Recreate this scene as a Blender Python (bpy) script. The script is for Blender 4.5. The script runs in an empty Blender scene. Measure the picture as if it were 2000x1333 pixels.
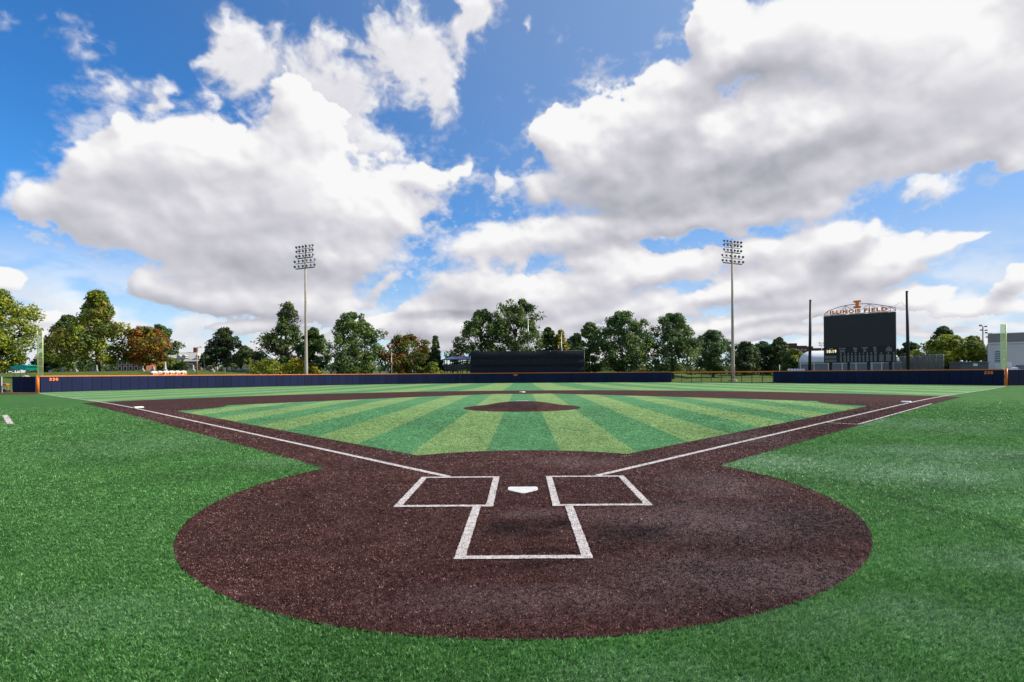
import bpy, bmesh, math, random
import numpy as np
from mathutils import Vector, Matrix, Euler

S = bpy.context.scene
COL = S.collection
R = math.radians
F = 1045.0            # focal length in photograph pixels (2000 wide)
CAM_H = 1.70          # eye height
CAM_Y = -7.46         # camera stands behind home plate; the plate tip is the origin
PX0 = 1019.5          # the view axis meets the picture here: the lens is shifted, not turned
ROLL = R(0.40)
SUN_AZ = R(87)        # measured from +Y (centre field) towards +X (first-base side)
SUN_EL = R(39)
SUN_DIR = Vector((math.sin(SUN_AZ) * math.cos(SUN_EL), math.cos(SUN_AZ) * math.cos(SUN_EL), math.sin(SUN_EL)))


def ray(px, py):
    """world direction of a photograph pixel"""
    dx, dy = px - PX0, py - 727
    c, s = math.cos(ROLL), math.sin(ROLL)
    u, v = dx * c - dy * s, dx * s + dy * c
    a, b = u / F, -v / F
    return Vector((a, 1.0, b))


def at(px, py, Y):
    """world point seen at a pixel, Y metres along the field axis from the plate"""
    d = ray(px, py)
    t = (Y - CAM_Y) / d.y
    return Vector((d.x * t, Y, CAM_H + d.z * t))


def drop(r):
    """the artificial turf falls gently from the bases out to the wall"""
    x = max(0.0, r - 25.0)
    return 1.225 * x * x / (x * x + 2480.0)


def sstep(a, b, x):
    t = min(1.0, max(0.0, (x - a) / (b - a)))
    return t * t * (3 - 2 * t)


# ---------------------------------------------------------------- camera
cam_d = bpy.data.cameras.new("camera")
cam = bpy.data.objects.new("camera", cam_d)
COL.objects.link(cam)
cam_d.sensor_width = 36.0
cam_d.lens = 36.0 * F / 2000.0
cam_d.shift_x = (1000 - PX0) / 2000.0
cam_d.shift_y = (727 - 666.5) / 2000.0
cam_d.clip_end = 4000
cam_d.clip_start = 0.05
cam.matrix_world = (Matrix.Translation((0, CAM_Y, CAM_H)) @ Matrix.Rotation(R(90), 4, 'X') @ Matrix.Rotation(-ROLL, 4, 'Z'))
S.camera = cam
S.view_settings.view_transform = 'Standard'
S.view_settings.look = 'None'
S.view_settings.exposure = 0.5
S.view_settings.gamma = 1
S.cycles.max_bounces = 5
S.cycles.diffuse_bounces = 2
S.cycles.glossy_bounces = 2
S.cycles.transparent_max_bounces = 12
S.cycles.use_denoising = True


# ---------------------------------------------------------------- node helper
class NT:
    def __init__(self, tree):
        self.t = tree

    def n(self, kind, **kw):
        nd = self.t.nodes.new(kind)
        ins = kw.pop('ins', {})
        for k, v in kw.items():
            setattr(nd, k, v)
        for k, v in ins.items():
            if hasattr(v, 'links'):
                self.t.links.new(v, nd.inputs[k])
            else:
                nd.inputs[k].default_value = v
        return nd

    def m(self, op, a, b=None, c=None, clamp=False):
        nd = self.t.nodes.new('ShaderNodeMath')
        nd.operation = op
        nd.use_clamp = clamp
        for i, v in enumerate((a, b, c)):
            if v is None:
                continue
            if hasattr(v, 'links'):
                self.t.links.new(v, nd.inputs[i])
            else:
                nd.inputs[i].default_value = v
        return nd.outputs[0]

    def vm(self, op, a, b=None, s=None):
        nd = self.t.nodes.new('ShaderNodeVectorMath')
        nd.operation = op
        for i, v in enumerate((a, b)):
            if v is None:
                continue
            if hasattr(v, 'links'):
                self.t.links.new(v, nd.inputs[i])
            else:
                nd.inputs[i].default_value = v
        if s is not None:
            if hasattr(s, 'links'):
                self.t.links.new(s, nd.inputs['Scale'])
            else:
                nd.inputs['Scale'].default_value = s
        return nd.outputs[1] if op in ('DOT_PRODUCT', 'LENGTH', 'DISTANCE') else nd.outputs[0]

    def mix(self, f, a, b, mode='MIX'):
        nd = self.t.nodes.new('ShaderNodeMix')
        nd.data_type = 'RGBA'
        nd.blend_type = mode
        for i, v in ((0, f), (6, a), (7, b)):
            if hasattr(v, 'links'):
                self.t.links.new(v, nd.inputs[i])
            else:
                if i and len(v) == 3:
                    v = (*v, 1)
                nd.inputs[i].default_value = v
        return nd.outputs[2]

    def ss(self, x, lo, hi, a=0.0, b=1.0):
        nd = self.t.nodes.new('ShaderNodeMapRange')
        nd.interpolation_type = 'SMOOTHSTEP'
        self.t.links.new(x, nd.inputs[0])
        for i, v in ((1, lo), (2, hi), (3, a), (4, b)):
            if hasattr(v, 'links'):
                self.t.links.new(v, nd.inputs[i])
            else:
                nd.inputs[i].default_value = v
        return nd.outputs[0]

    def noise(self, vec, scale, detail=3, rough=0.55, lac=2.0, dist=0.0, kind='FBM'):
        nd = self.n('ShaderNodeTexNoise', noise_type=kind)
        self.t.links.new(vec, nd.inputs['Vector'])
        nd.inputs['Scale'].default_value = scale
        nd.inputs['Detail'].default_value = detail
        nd.inputs['Roughness'].default_value = rough
        nd.inputs['Lacunarity'].default_value = lac
        nd.inputs['Distortion'].default_value = dist
        return nd
# ---------------------------------------------------------------- cloud cover computed per direction of the sky
_rng = np.random.RandomState(7)
_perm = _rng.permutation(512).astype(np.int32)
_perm = np.concatenate([_perm, _perm, _perm])
_g3 = _rng.normal(size=(512, 3)).astype(np.float32)
_g3 /= np.linalg.norm(_g3, axis=1, keepdims=True)


def perlin(P):
    """gradient noise in -1..1 for an (..., 3) float array"""
    i = np.floor(P).astype(np.int32)
    f = (P - i).astype(np.float32)
    i &= 511
    u = f * f * f * (f * (f * 6 - 15) + 10)
    out = 0
    for dx in (0, 1):
        wx = u[..., 0] if dx else 1 - u[..., 0]
        px = _perm[(i[..., 0] + dx) & 511]
        for dy in (0, 1):
            wy = u[..., 1] if dy else 1 - u[..., 1]
            pxy = _perm[(px + i[..., 1] + dy) & 511]
            for dz in (0, 1):
                wz = u[..., 2] if dz else 1 - u[..., 2]
                g = _g3[_perm[(pxy + i[..., 2] + dz) & 511]]
                dot = g[..., 0] * (f[..., 0] - dx) + g[..., 1] * (f[..., 1] - dy) + g[..., 2] * (f[..., 2] - dz)
                out = out + wx * wy * wz * dot
    return out * 1.5


def fbm(P, octv, rough=0.5, lac=2.03, billow=False):
    s, a, t = 0, 1.0, 0
    for k in range(octv):
        n = perlin(P + 17.3 * k)
        if billow:
            n = np.abs(n) * 2 - 0.55
        s = s + a * n
        t += a
        a *= rough
        P = P * lac
    return s / t


def smooth(a, b, x):
    t = np.clip((x - a) / (b - a), 0, 1)
    return t * t * (3 - 2 * t)


def blobs(px, py, L, pw=1.0):
    """soft union of ellipses (value 1 at the centres, 0.5 on the outline)"""
    acc = np.zeros_like(px)
    for b in L:
        cx, cy, rx, ry = b[:4]
        rot = b[4] if len(b) > 4 else 0
        amp = b[5] if len(b) > 5 else 1.0
        c, s = math.cos(R(rot)), math.sin(R(rot))
        dx, dy = px - cx, -(py - cy)
        q = np.sqrt(((dx * c + dy * s) / rx) ** 2 + ((dy * c - dx * s) / ry) ** 2)
        v = amp / (1 + np.minimum(q, 8) ** 3.0)
        acc = acc + v ** 3
    return np.minimum(acc, 40) ** (1 / 3)


# outlines by (x, y, half width, half height, tilt, strength) on the plane y = 1 in front of home plate, in photograph units
CUMULUS = [
    (330, 290, 130, 70, 0, 1.1), (250, 320, 90, 75, 0, 1.1), (140, 385, 95, 60), (75, 385, 28, 55, 0, .85), (470, 330, 190, 85, 0, 1.1), (220, 235, 30, 28), (185, 320, 55, 55),
    (600, 330, 110, 100, 0, 1.1), (575, 215, 55, 85, 15), (640, 260, 50, 90, 25), (650, 410, 190, 80, 0, 1.1), (820, 350, 85, 24, 4, 1.0), (880, 338, 28, 12, 35, .9), (420, 440, 230, 75, 0, 1.1), (190, 430, 90, 50),
    (560, 510, 260, 70, 0, 1.1), (275, 553, 32, 26), (340, 575, 100, 36), (450, 590, 160, 34), (620, 570, 110, 45), (760, 430, 90, 42), (700, 490, 110, 50), (480, 640, 120, 16), (620, 600, 90, 30),
    (960, 470, 105, 55), (1090, 450, 130, 50), (1210, 440, 110, 30), (920, 550, 110, 40), (1200, 510, 150, 42), (1010, 570, 150, 45, 0, 1.1), (1150, 560, 110, 30, 10),
    (835, 610, 90, 34, 15), (700, 640, 110, 26, 10), (960, 650, 160, 26), (1230, 650, 140, 18, 8), (1090, 645, 60, 16), (1560, 585, 120, 20, 10), (1480, 655, 120, 16, 6), (1040, 610, 110, 32), (860, 640, 150, 24), (690, 655, 60, 14, 20), (720, 590, 25, 18, 0, .6),
    (1420, 90, 60, 85), (1400, 35, 40, 40), (1560, 70, 170, 110, 0, 1.2), (1780, 80, 260, 130, 0, 1.2), (1970, 120, 170, 170, 0, 1.2), (1330, 180, 85, 65),
    (1260, 230, 110, 55), (1100, 260, 52, 52), (1150, 300, 95, 62), (1065, 365, 60, 30), (1420, 290, 240, 100, 0, 1.2), (1230, 370, 160, 50, 0, 1.1),
    (1680, 270, 250, 100, 15, 1.2), (1860, 210, 180, 90, 0, 1.2), (1420, 385, 260, 45, 5, 1.1), (1600, 375, 150, 45, 20), (1955, 300, 38, 26, 20), (1880, 285, 90, 32, 20),
    (1380, 425, 160, 22), (1540, 420, 130, 22, 12), (1590, 470, 130, 36, 10),
    (1340, 515, 130, 28, 8), (1480, 490, 70, 26, 10), (1260, 548, 130, 26, 8), (760, 560, 50, 16, 40, .9), (1150, 585, 120, 26, 8), (1390, 640, 130, 14, 4), (880, 680, 220, 14), (1250, 685, 200, 12), (560, 680, 160, 14),
    (1640, 500, 170, 48, 8, 1.1), (1790, 480, 110, 22, 14), (1880, 462, 70, 10, 14), (1520, 540, 150, 38, 12), (1400, 585, 170, 24, 12), (1700, 530, 140, 26, 14),
    (1260, 600, 100, 22, 14), (1150, 622, 75, 18, 12), (1310, 620, 110, 10, 8), (1780, 455, 28, 14, 40, .9), (1700, 450, 26, 14, 40, .9),
    (1500, 622, 100, 16, 8), (1620, 600, 100, 18, 20), (1760, 580, 100, 26, 8), (1900, 600, 140, 30), (1985, 530, 38, 26, 25), (1970, 560, 50, 22), (1680, 640, 120, 16, 5), (1870, 645, 150, 10),
    (5, 545, 50, 32), (90, 615, 50, 14), (120, 640, 110, 14), (30, 655, 90, 14),
]
WISPS = [
    (455, 130, 75, 90, 10, 1.05), (520, 60, 60, 55, 30, .9), (700, 120, 150, 80, 20, 1.08), (620, 80, 50, 50, 20, .95), (830, 110, 80, 70, 40, 1.05), (560, 120, 90, 65, 0, 1.0), (600, 190, 90, 60, 0, 1.05),
    (950, 15, 90, 45, 25, 1.3), (880, 60, 60, 40, 30, 1.1), (855, 180, 32, 60, -10, 1.0), (680, 200, 90, 60, 10, 1.05), (30, 50, 70, 34, -20, .72), (120, 55, 70, 55, -25, .78), (210, 170, 65, 50, -40, .8), (270, 185, 40, 40, -40, .7),
    (305, 195, 30, 30, -50, .8), (180, 90, 36, 16, 10, .75), (1032, 42, 17, 12, -20, .95), (985, 350, 20, 36, 15, 1.1), (1830, 370, 60, 32, 35, .9), (150, 140, 25, 40, 0, .5),
    (700, 270, 70, 45, -30, .85), (1310, 455, 50, 20, 0, .5), (750, 520, 50, 26, 0, .6), (1560, 440, 70, 15, 0, .6), (45, 370, 35, 50, 0, .9), (740, 300, 40, 30, 0, .8), (1025, 330, 30, 40, 0, .6),
    (420, 30, 26, 40, 0, .55), (250, 330, 20, 10, 0, .3),
]
GREY = [
    (1190, 378, 150, 44, 8, .9), (1450, 350, 210, 40, 14, 1.0), (1420, 180, 110, 40, 30, .62), (1560, 120, 70, 30, 40, .35), (1630, 285, 140, 30, 22, .75), (1990, 30, 60, 45, 0, .7),
    (1900, 190, 110, 36, 30, .4), (1640, 508, 70, 26, 25, .75), (1165, 485, 90, 18, 8, .55), (460, 440, 220, 40, -8, .32), (560, 520, 230, 34, -8, .62),
    (320, 588, 80, 18, -14, .6), (440, 612, 150, 16, -8, .6), (865, 618, 100, 10, 0, 1.0), (920, 585, 110, 18, 5, .5), (1165, 634, 60, 12, 10, .6), (1975, 565, 50, 18, 25, .75),
    (190, 440, 90, 30, -25, .5), (300, 330, 50, 60, 0, .22), (1800, 640, 130, 10, 0, .6), (1480, 634, 90, 8, 10, .4), (1300, 290, 90, 36, 25, .45), (80, 636, 60, 9, 0, .6),
    (1390, 600, 110, 8, 10, .3), (1700, 610, 100, 8, 10, .3), (560, 400, 200, 40, 0, .18), (1850, 520, 60, 10, 15, .3), (1520, 400, 120, 26, 10, .5),
]

WHITE = [
    (480, 290, 120, 60), (330, 240, 80, 30, -10), (600, 350, 100, 40), (690, 400, 120, 40), (840, 345, 60, 20), (140, 360, 60, 40), (1460, 40, 60, 40), (1380, 110, 50, 60, 30),
    (1720, 90, 160, 90, 30), (1900, 110, 80, 40), (1120, 300, 50, 60), (1880, 290, 70, 40, 30), (1080, 440, 90, 30), (940, 460, 60, 30), (1010, 520, 120, 26), (1330, 440, 80, 20),
    (1600, 450, 80, 30), (1800, 490, 100, 24, 12), (1500, 300, 60, 16, 30), (1780, 330, 90, 30, 20), (560, 470, 40, 20), (680, 520, 70, 30), (520, 600, 120, 16), (1480, 560, 120, 20, 10), (1960, 530, 30, 20, 30),
]


def cloud_cover(D):
    """D: (h, w, 3) unit directions -> cover 0..1 and brightness 0..1"""
    D = D.astype(np.float32)
    y = np.maximum(D[..., 1], 0.12)
    side = smooth(0.60, 0.36, D[..., 1])
    u, v = D[..., 0] / y, D[..., 2] / y
    flat = D * np.array([1, 1, 1.35], np.float32)
    w1 = np.stack([fbm(flat * 4.5 + o, 3, .5) for o in (3.1, 41.7)], -1)
    w2 = np.stack([fbm(flat * 17 + o, 4, .55) for o in (13.1, 61.7)], -1)
    px = 1018 + F * u
    py = 727 - F * v - (px - 1018) * math.tan(ROLL)
    amp = np.clip(0.35 + 0.65 * v / 0.35, 0.25, 1.1)
    bx = px + (w1[..., 0] * 50 + w2[..., 0] * 34) * amp * 1.2
    by = py + (w1[..., 1] * 40 + w2[..., 1] * 30) * amp
    far = np.clip(1.0 / (0.35 + 0.65 * np.clip(v / 0.30, 0, 1)), 1, 2.6)[..., None]
    Q = flat * (7.0 * np.ones_like(far)) + w2.mean(-1, keepdims=True) * 0.12
    bil = fbm(Q * 1.25, 5, .52, billow=True)
    fine = fbm(Q * 5.2, 5, .62)
    med = fbm(Q * 0.9 + 9, 4, .5)
    base = blobs(bx, by, CUMULUS)
    gen = fbm(D * np.array([1, 1, 2.2], np.float32) * 1.9 + 5, 4, .5)
    base = base * (1 - side) + side * (0.42 + gen * 1.0)
    d = base - 0.47 + bil * 0.34 + med * 0.22 + fine * 0.24
    soft = 0.13 + 0.34 * smooth(-0.25, 0.35, fbm(flat * 5 + 77, 2))
    cov = np.maximum(smooth(-0.02, soft, d), 0.60 * smooth(-0.24, 0.05, d) * smooth(-0.22, 0.34, fine + med * .5))
    # ragged veils
    wb = blobs(bx, by, WISPS)
    st = fbm(np.stack([D[..., 0] * 1.1 + w1[..., 0] * .12, D[..., 1], D[..., 2] * .8 + w1[..., 1] * .12], -1) * 9.5 + w2.mean(-1, keepdims=True) * 0.7, 7, .62)
    rid = 1 - np.abs(fbm(np.stack([D[..., 0] + w1[..., 1] * .10, D[..., 1], D[..., 2] * .75 + w1[..., 0] * .10], -1) * 8.0 + 30, 5, .55)) * 2.4
    veil = (wb - 0.50) * 1.15 + st * 1.35 + (rid - 0.55) * 0.50
    vcov = smooth(-0.05, 0.72, veil) * smooth(0.16, 0.42, wb) * 0.95
    # shallow cloud and haze low over the horizon
    lowd = fbm(np.stack([D[..., 0], D[..., 1], D[..., 2] * 2.6], -1) * 9.0 + 11, 6, .55) + w2[..., 0] * .15
    lowc = smooth(0.26, 0.04, D[..., 2]) * (0.55 + 0.52 * smooth(-0.24, 0.16, lowd))
    vcov = np.maximum(vcov, np.clip(lowc, 0, 0.92))
    # optical depth towards the sun (up and to the right): darkens undersides
    th = np.clip(d + 0.02, 0, 0.55)
    dens = np.maximum(th, vcov * 0.08)
    return cov, vcov, dens, d, (bx, by), (bil, fine, med, side, px, py), st, rid


def shift(a, dy, dx):
    """value of a at (row - dy, col + dx)"""
    h, wd = a.shape
    out = np.roll(a, -int(round(dx)), 1)
    k = int(round(dy))
    if k > 0:
        out = np.concatenate([np.repeat(out[:1], k, 0), out[:-k]], 0)
    elif k < 0:
        out = np.concatenate([out[-k:], np.repeat(out[-1:], -k, 0)], 0)
    return out


def box(a, r):
    r = max(1, int(r))
    for ax in (0, 1):
        c = np.cumsum(np.concatenate([np.repeat(np.take(a, [0], ax), r + 1, ax), a, np.repeat(np.take(a, [-1], ax), r, ax)], ax), ax, dtype=np.float64)
        n = a.shape[ax]
        a = (np.take(c, range(2 * r + 1, 2 * r + 1 + n), ax) - np.take(c, range(0, n), ax)) / (2 * r + 1)
    return a.astype(np.float32)


def cloud_light(res, ppd):
    """ppd: grid cells per photograph pixel near the middle"""
    cov, vcov, dens, d, (bx, by), (bil, fine, med, side, px, py), st, rid = res
    vsoft = box(vcov, 5 * ppd)
    tau = np.zeros_like(dens)
    white = np.clip(blobs(bx * .6 + px * .4, by * .6 + py * .4, WHITE), 0, 1)
    for k in range(1, 13):
        L = 9.0 * k ** 1.15 * ppd
        tau += shift(dens, L * 0.80, L * 0.60) * (1.0 - k / 16)
    T = np.exp(-tau * 0.42)
    small = np.zeros_like(dens)
    dd = np.clip(d, -0.05, 0.9)
    for L in (3, 7, 14):
        small += box(dd, 2 * ppd) - shift(box(dd, 2 * ppd), L * .85 * ppd, L * .55 * ppd)
    big = np.zeros_like(dens)
    bl = box(dd, 9 * ppd)
    for L in (24, 48):
        big += bl - shift(bl, L * .85 * ppd, L * .55 * ppd)
    grey = blobs(bx * .6 + px * .4, by * .6 + py * .4, GREY)
    grey = np.clip(grey, 0, 1.0) * (1 - side) * np.clip(0.95 + med * 0.5, 0.5, 1.2)
    lum = 0.755 + 0.20 * T + small * 0.17 + big * 0.26 + 0.10 * smooth(0.1, 0.9, white) - 0.37 * smooth(0.05, 0.95, grey) * smooth(0.02, 0.25, d)
    lum += bil * 0.02 + med * 0.06 + fine * 0.03
    lum += 0.10 * smooth(0.22, 0.0, d) * smooth(-.05, .05, d)
    vl = 0.90 - 0.10 * smooth(0.6, 0.1, vcov) + 0.16 * st + 0.10 * (rid - 0.5) + 0.22 * (vsoft - shift(vsoft, 14 * ppd, 9 * ppd))
    a = np.maximum(cov, vcov)
    lum = np.where(cov > vcov, lum * cov + vl * (1 - cov), vl)
    lum = lum * (1 - side) + side * (0.86 - 0.25 * smooth(0.0, 0.5, d))
    return a, np.clip(lum, 0, 1.1)
# ---------------------------------------------------------------- the world: Nishita air, the clouds above as a direction map
def dirs(az, el):
    A, E = np.meshgrid(az, el)
    return np.stack([np.sin(A) * np.cos(E), np.cos(A) * np.cos(E), np.sin(E)], -1).astype(np.float32)


def build_cloud_map():
    MW, MH = 3584, 1792
    # whole sphere, coarse
    k = 4
    lw, lh = MW // k, MH // k
    az = ((np.arange(lw) + .5) / lw - .25) * 2 * math.pi
    el = ((np.arange(lh) + .5) / lh - .5) * math.pi
    lo = el > -0.06
    D = dirs(az, el[lo][::-1])
    a, l = cloud_light(cloud_cover(D), (lw / (2 * math.pi)) / F)
    a, l = a[::-1], l[::-1]
    Al, Ll = np.zeros((lh, lw), np.float32), np.ones((lh, lw), np.float32) * .8
    Al[lo], Ll[lo] = a, l
    Al[~lo] = a[:1]
    Ab = np.repeat(np.repeat(Al, k, 0), k, 1)
    Lb = np.repeat(np.repeat(Ll, k, 0), k, 1)
    Ab, Lb = box(Ab, k // 2), box(Lb, k // 2)
    # the quarter in front, fine
    az = ((np.arange(MW) + .5) / MW - .25) * 2 * math.pi
    el = ((np.arange(MH) + .5) / MH - .5) * math.pi
    ci = np.where(np.abs(az) < R(66))[0]
    ri = np.where((el > -0.06) & (el < R(46)))[0]
    D = dirs(az[ci], el[ri][::-1])
    a, l = cloud_light(cloud_cover(D), (MW / (2 * math.pi)) / F)
    a, l = a[::-1], l[::-1]
    fa = np.clip((R(66) - np.abs(az[ci])) / R(8), 0, 1)[None, :] * np.clip((R(46) - el[ri]) / R(5), 0, 1)[:, None]
    y0, x0 = ri[0], ci[0]
    sl = (slice(y0, ri[-1] + 1), slice(x0, ci[-1] + 1))
    Ab[sl] = Ab[sl] * (1 - fa) + a * fa
    Lb[sl] = Lb[sl] * (1 - fa) + l * fa
    img = bpy.data.images.new("cloud_map", MW, MH, float_buffer=True, alpha=False)
    img.colorspace_settings.name = 'Non-Color'
    buf = np.ones((MH, MW, 4), np.float32)
    buf[..., 0] = Ab
    buf[..., 1] = Lb
    img.pixels.foreach_set(buf.ravel())
    img.update()
    return img


W = bpy.data.worlds.new("World")
S.world = W
W.use_nodes = True
W.node_tree.nodes.clear()
w = NT(W.node_tree)
tc = w.n('ShaderNodeTexCoord')
env = w.n('ShaderNodeTexEnvironment', interpolation='Linear')
env.image = build_cloud_map()
W.node_tree.links.new(tc.outputs['Generated'], env.inputs[0])
se = w.n('ShaderNodeSeparateColor')
W.node_tree.links.new(env.outputs[0], se.inputs[0])
ramp = w.n('ShaderNodeValToRGB')
W.node_tree.links.new(w.m('MULTIPLY', se.outputs[1], 0.9), ramp.inputs[0])
cr = ramp.color_ramp
cr.elements[0].position = 0.0
cr.elements[0].color = (.27, .285, .335, 1)
cr.elements[1].position = 0.95
cr.elements[1].color = (.96, .955, .955, 1)
for p, c in ((.22, (.36, .375, .425)), (.45, (.50, .505, .56)), (.675, (.665, .655, .71)), (.81, (.79, .78, .815))):
    e = cr.elements.new(p)
    e.color = (*c, 1)
sky = w.n('ShaderNodeTexSky', sky_type='NISHITA', sun_disc=False, sun_elevation=SUN_EL, sun_rotation=SUN_AZ,
          air_density=1.0, dust_density=0.15, ozone_density=3.0, altitude=200)
hs = w.n('ShaderNodeHueSaturation')
W.node_tree.links.new(sky.outputs[0], hs.inputs['Color'])
hs.inputs['Saturation'].default_value = 1.15
tint = w.mix(1.0, hs.outputs[0], (0.46, 0.95, 1.28), 'MULTIPLY')
bg1 = w.n('ShaderNodeBackground')
dirn = w.vm('NORMALIZE', tc.outputs['Generated'])
glow = w.vm('DOT_PRODUCT', dirn, tuple(SUN_DIR))
veil_f = w.ss(glow, -0.25, 0.95, 0.0, 0.62)
tint = w.mix(veil_f, tint, (3.1, 4.0, 5.3))
W.node_tree.links.new(tint, bg1.inputs[0])
bg1.inputs[1].default_value = 0.095
bg2 = w.n('ShaderNodeBackground')
W.node_tree.links.new(ramp.outputs[0], bg2.inputs[0])
bg2.inputs[1].default_value = 0.70
mx = w.n('ShaderNodeMixShader')
W.node_tree.links.new(se.outputs[0], mx.inputs[0])
W.node_tree.links.new(bg1.outputs[0], mx.inputs[1])
W.node_tree.links.new(bg2.outputs[0], mx.inputs[2])
wo = w.n('ShaderNodeOutputWorld')
W.node_tree.links.new(mx.outputs[0], wo.inputs[0])
W.cycles.sampling_method = 'MANUAL'
W.cycles.sample_map_resolution = 1024

sun_d = bpy.data.lights.new("sun", 'SUN')
sun = bpy.data.objects.new("sun", sun_d)
COL.objects.link(sun)
sun_d.energy = 4.8
sun_d.angle = R(0.5)
sun_d.color = (1.0, 0.93, 0.82)
sun.rotation_euler = (-SUN_DIR).to_track_quat('-Z', 'Y').to_euler()
# ---------------------------------------------------------------- materials
MATS = {}


def pmat(name, col, rough=0.7, spec=0.3, metal=0.0, var=0.0, vscale=3.0, bump=0.0, bscale=40.0, isl=None, objvar=0.0, emit=None):
    """plain surface: base colour with procedural unevenness, optional bump"""
    if name in MATS:
        return MATS[name]
    m = bpy.data.materials.new(name)
    MATS[name] = m
    m.use_nodes = True
    t = NT(m.node_tree)
    b = m.node_tree.nodes['Principled BSDF']
    L = m.node_tree.links.new
    b.inputs['Roughness'].default_value = rough
    b.inputs['Specular IOR Level'].default_value = spec
    b.inputs['Metallic'].default_value = metal
    b.inputs['Base Color'].default_value = (*col, 1)
    if var or bump:
        geo = t.n('ShaderNodeTexCoord')
        nz = t.noise(geo.outputs['Object'], vscale, 5, .6)
    src = None
    if var:
        src = t.mix(t.ss(nz.outputs['Fac'], .3, .7), tuple(c * (1 - var) for c in col), tuple(min(1, c * (1 + var)) for c in col))
    if isl:
        g = t.n('ShaderNodeNewGeometry')
        src = t.mix(g.outputs['Random Per Island'], src if src else col, isl)
    if objvar:
        oi = t.n('ShaderNodeObjectInfo')
        k = t.n('ShaderNodeHueSaturation')
        if src:
            L(src, k.inputs['Color'])
        else:
            k.inputs['Color'].default_value = (*col, 1)
        L(t.m('ADD', 1 - objvar, t.m('MULTIPLY', oi.outputs['Random'], 2 * objvar)), k.inputs['Value'])
        src = k.outputs[0]
    if src:
        L(src, b.inputs['Base Color'])
    if bump:
        n2 = t.noise(geo.outputs['Object'], bscale, 4, .6)
        bp = t.n('ShaderNodeBump')
        bp.inputs['Strength'].default_value = bump
        bp.inputs['Distance'].default_value = 0.02
        L(n2.outputs['Fac'], bp.inputs['Height'])
        L(bp.outputs[0], b.inputs['Normal'])
    if emit:
        b.inputs['Emission Color'].default_value = (*emit[:3], 1)
        b.inputs['Emission Strength'].default_value = emit[3]
    return m


def leafmat(name, c1, c2, c3=None):
    """foliage: each leaf clump has its own hue between the given colours, some light passes through"""
    if name in MATS:
        return MATS[name]
    m = bpy.data.materials.new(name)
    MATS[name] = m
    m.use_nodes = True
    nt = m.node_tree
    nt.nodes.clear()
    t = NT(nt)
    g = t.n('ShaderNodeNewGeometry')
    tc = t.n('ShaderNodeTexCoord')
    f = t.m('ADD', t.m('MULTIPLY', g.outputs['Random Per Island'], 0.5), t.m('MULTIPLY', t.ss(t.noise(tc.outputs['Object'], 0.35, 3).outputs['Fac'], .3, .7), 0.5))
    r = t.n('ShaderNodeValToRGB')
    nt.links.new(f, r.inputs[0])
    r.color_ramp.elements[0].color = (*c1, 1)
    r.color_ramp.elements[0].position = 0.15
    r.color_ramp.elements[1].color = (*(c3 or c2), 1)
    r.color_ramp.elements[1].position = 0.9
    if c3:
        e = r.color_ramp.elements.new(0.5)
        e.color = (*c2, 1)
    d = t.n('ShaderNodeBsdfPrincipled')
    nt.links.new(r.outputs[0], d.inputs['Base Color'])
    d.inputs['Roughness'].default_value = 0.6
    d.inputs['Specular IOR Level'].default_value = 0.25
    tr = t.n('ShaderNodeBsdfTranslucent')
    nt.links.new(r.outputs[0], tr.inputs[0])
    mx = t.n('ShaderNodeMixShader')
    mx.inputs[0].default_value = 0.42
    nt.links.new(d.outputs[0], mx.inputs[1])
    nt.links.new(tr.outputs[0], mx.inputs[2])
    o = t.n('ShaderNodeOutputMaterial')
    nt.links.new(mx.outputs[0], o.inputs[0])
    return m


def netmat(name, col, density, cell=0.0):
    """see-through netting: threads cover part of the surface"""
    if name in MATS:
        return MATS[name]
    m = bpy.data.materials.new(name)
    MATS[name] = m
    m.use_nodes = True
    nt = m.node_tree
    t = NT(nt)
    b = nt.nodes['Principled BSDF']
    b.inputs['Base Color'].default_value = (*col, 1)
    b.inputs['Roughness'].default_value = .7
    tp = t.n('ShaderNodeBsdfTransparent')
    mx = t.n('ShaderNodeMixShader')
    tc = t.n('ShaderNodeTexCoord')
    nz = t.noise(tc.outputs['Object'], 0.8, 4, .6)
    nt.links.new(t.ss(nz.outputs['Fac'], .25, .75, density * .75, min(1, density * 1.25)), mx.inputs[0])
    nt.links.new(tp.outputs[0], mx.inputs[1])
    nt.links.new(b.outputs[0], mx.inputs[2])
    nt.links.new(mx.outputs[0], nt.nodes['Material Output'].inputs[0])
    return m


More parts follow.
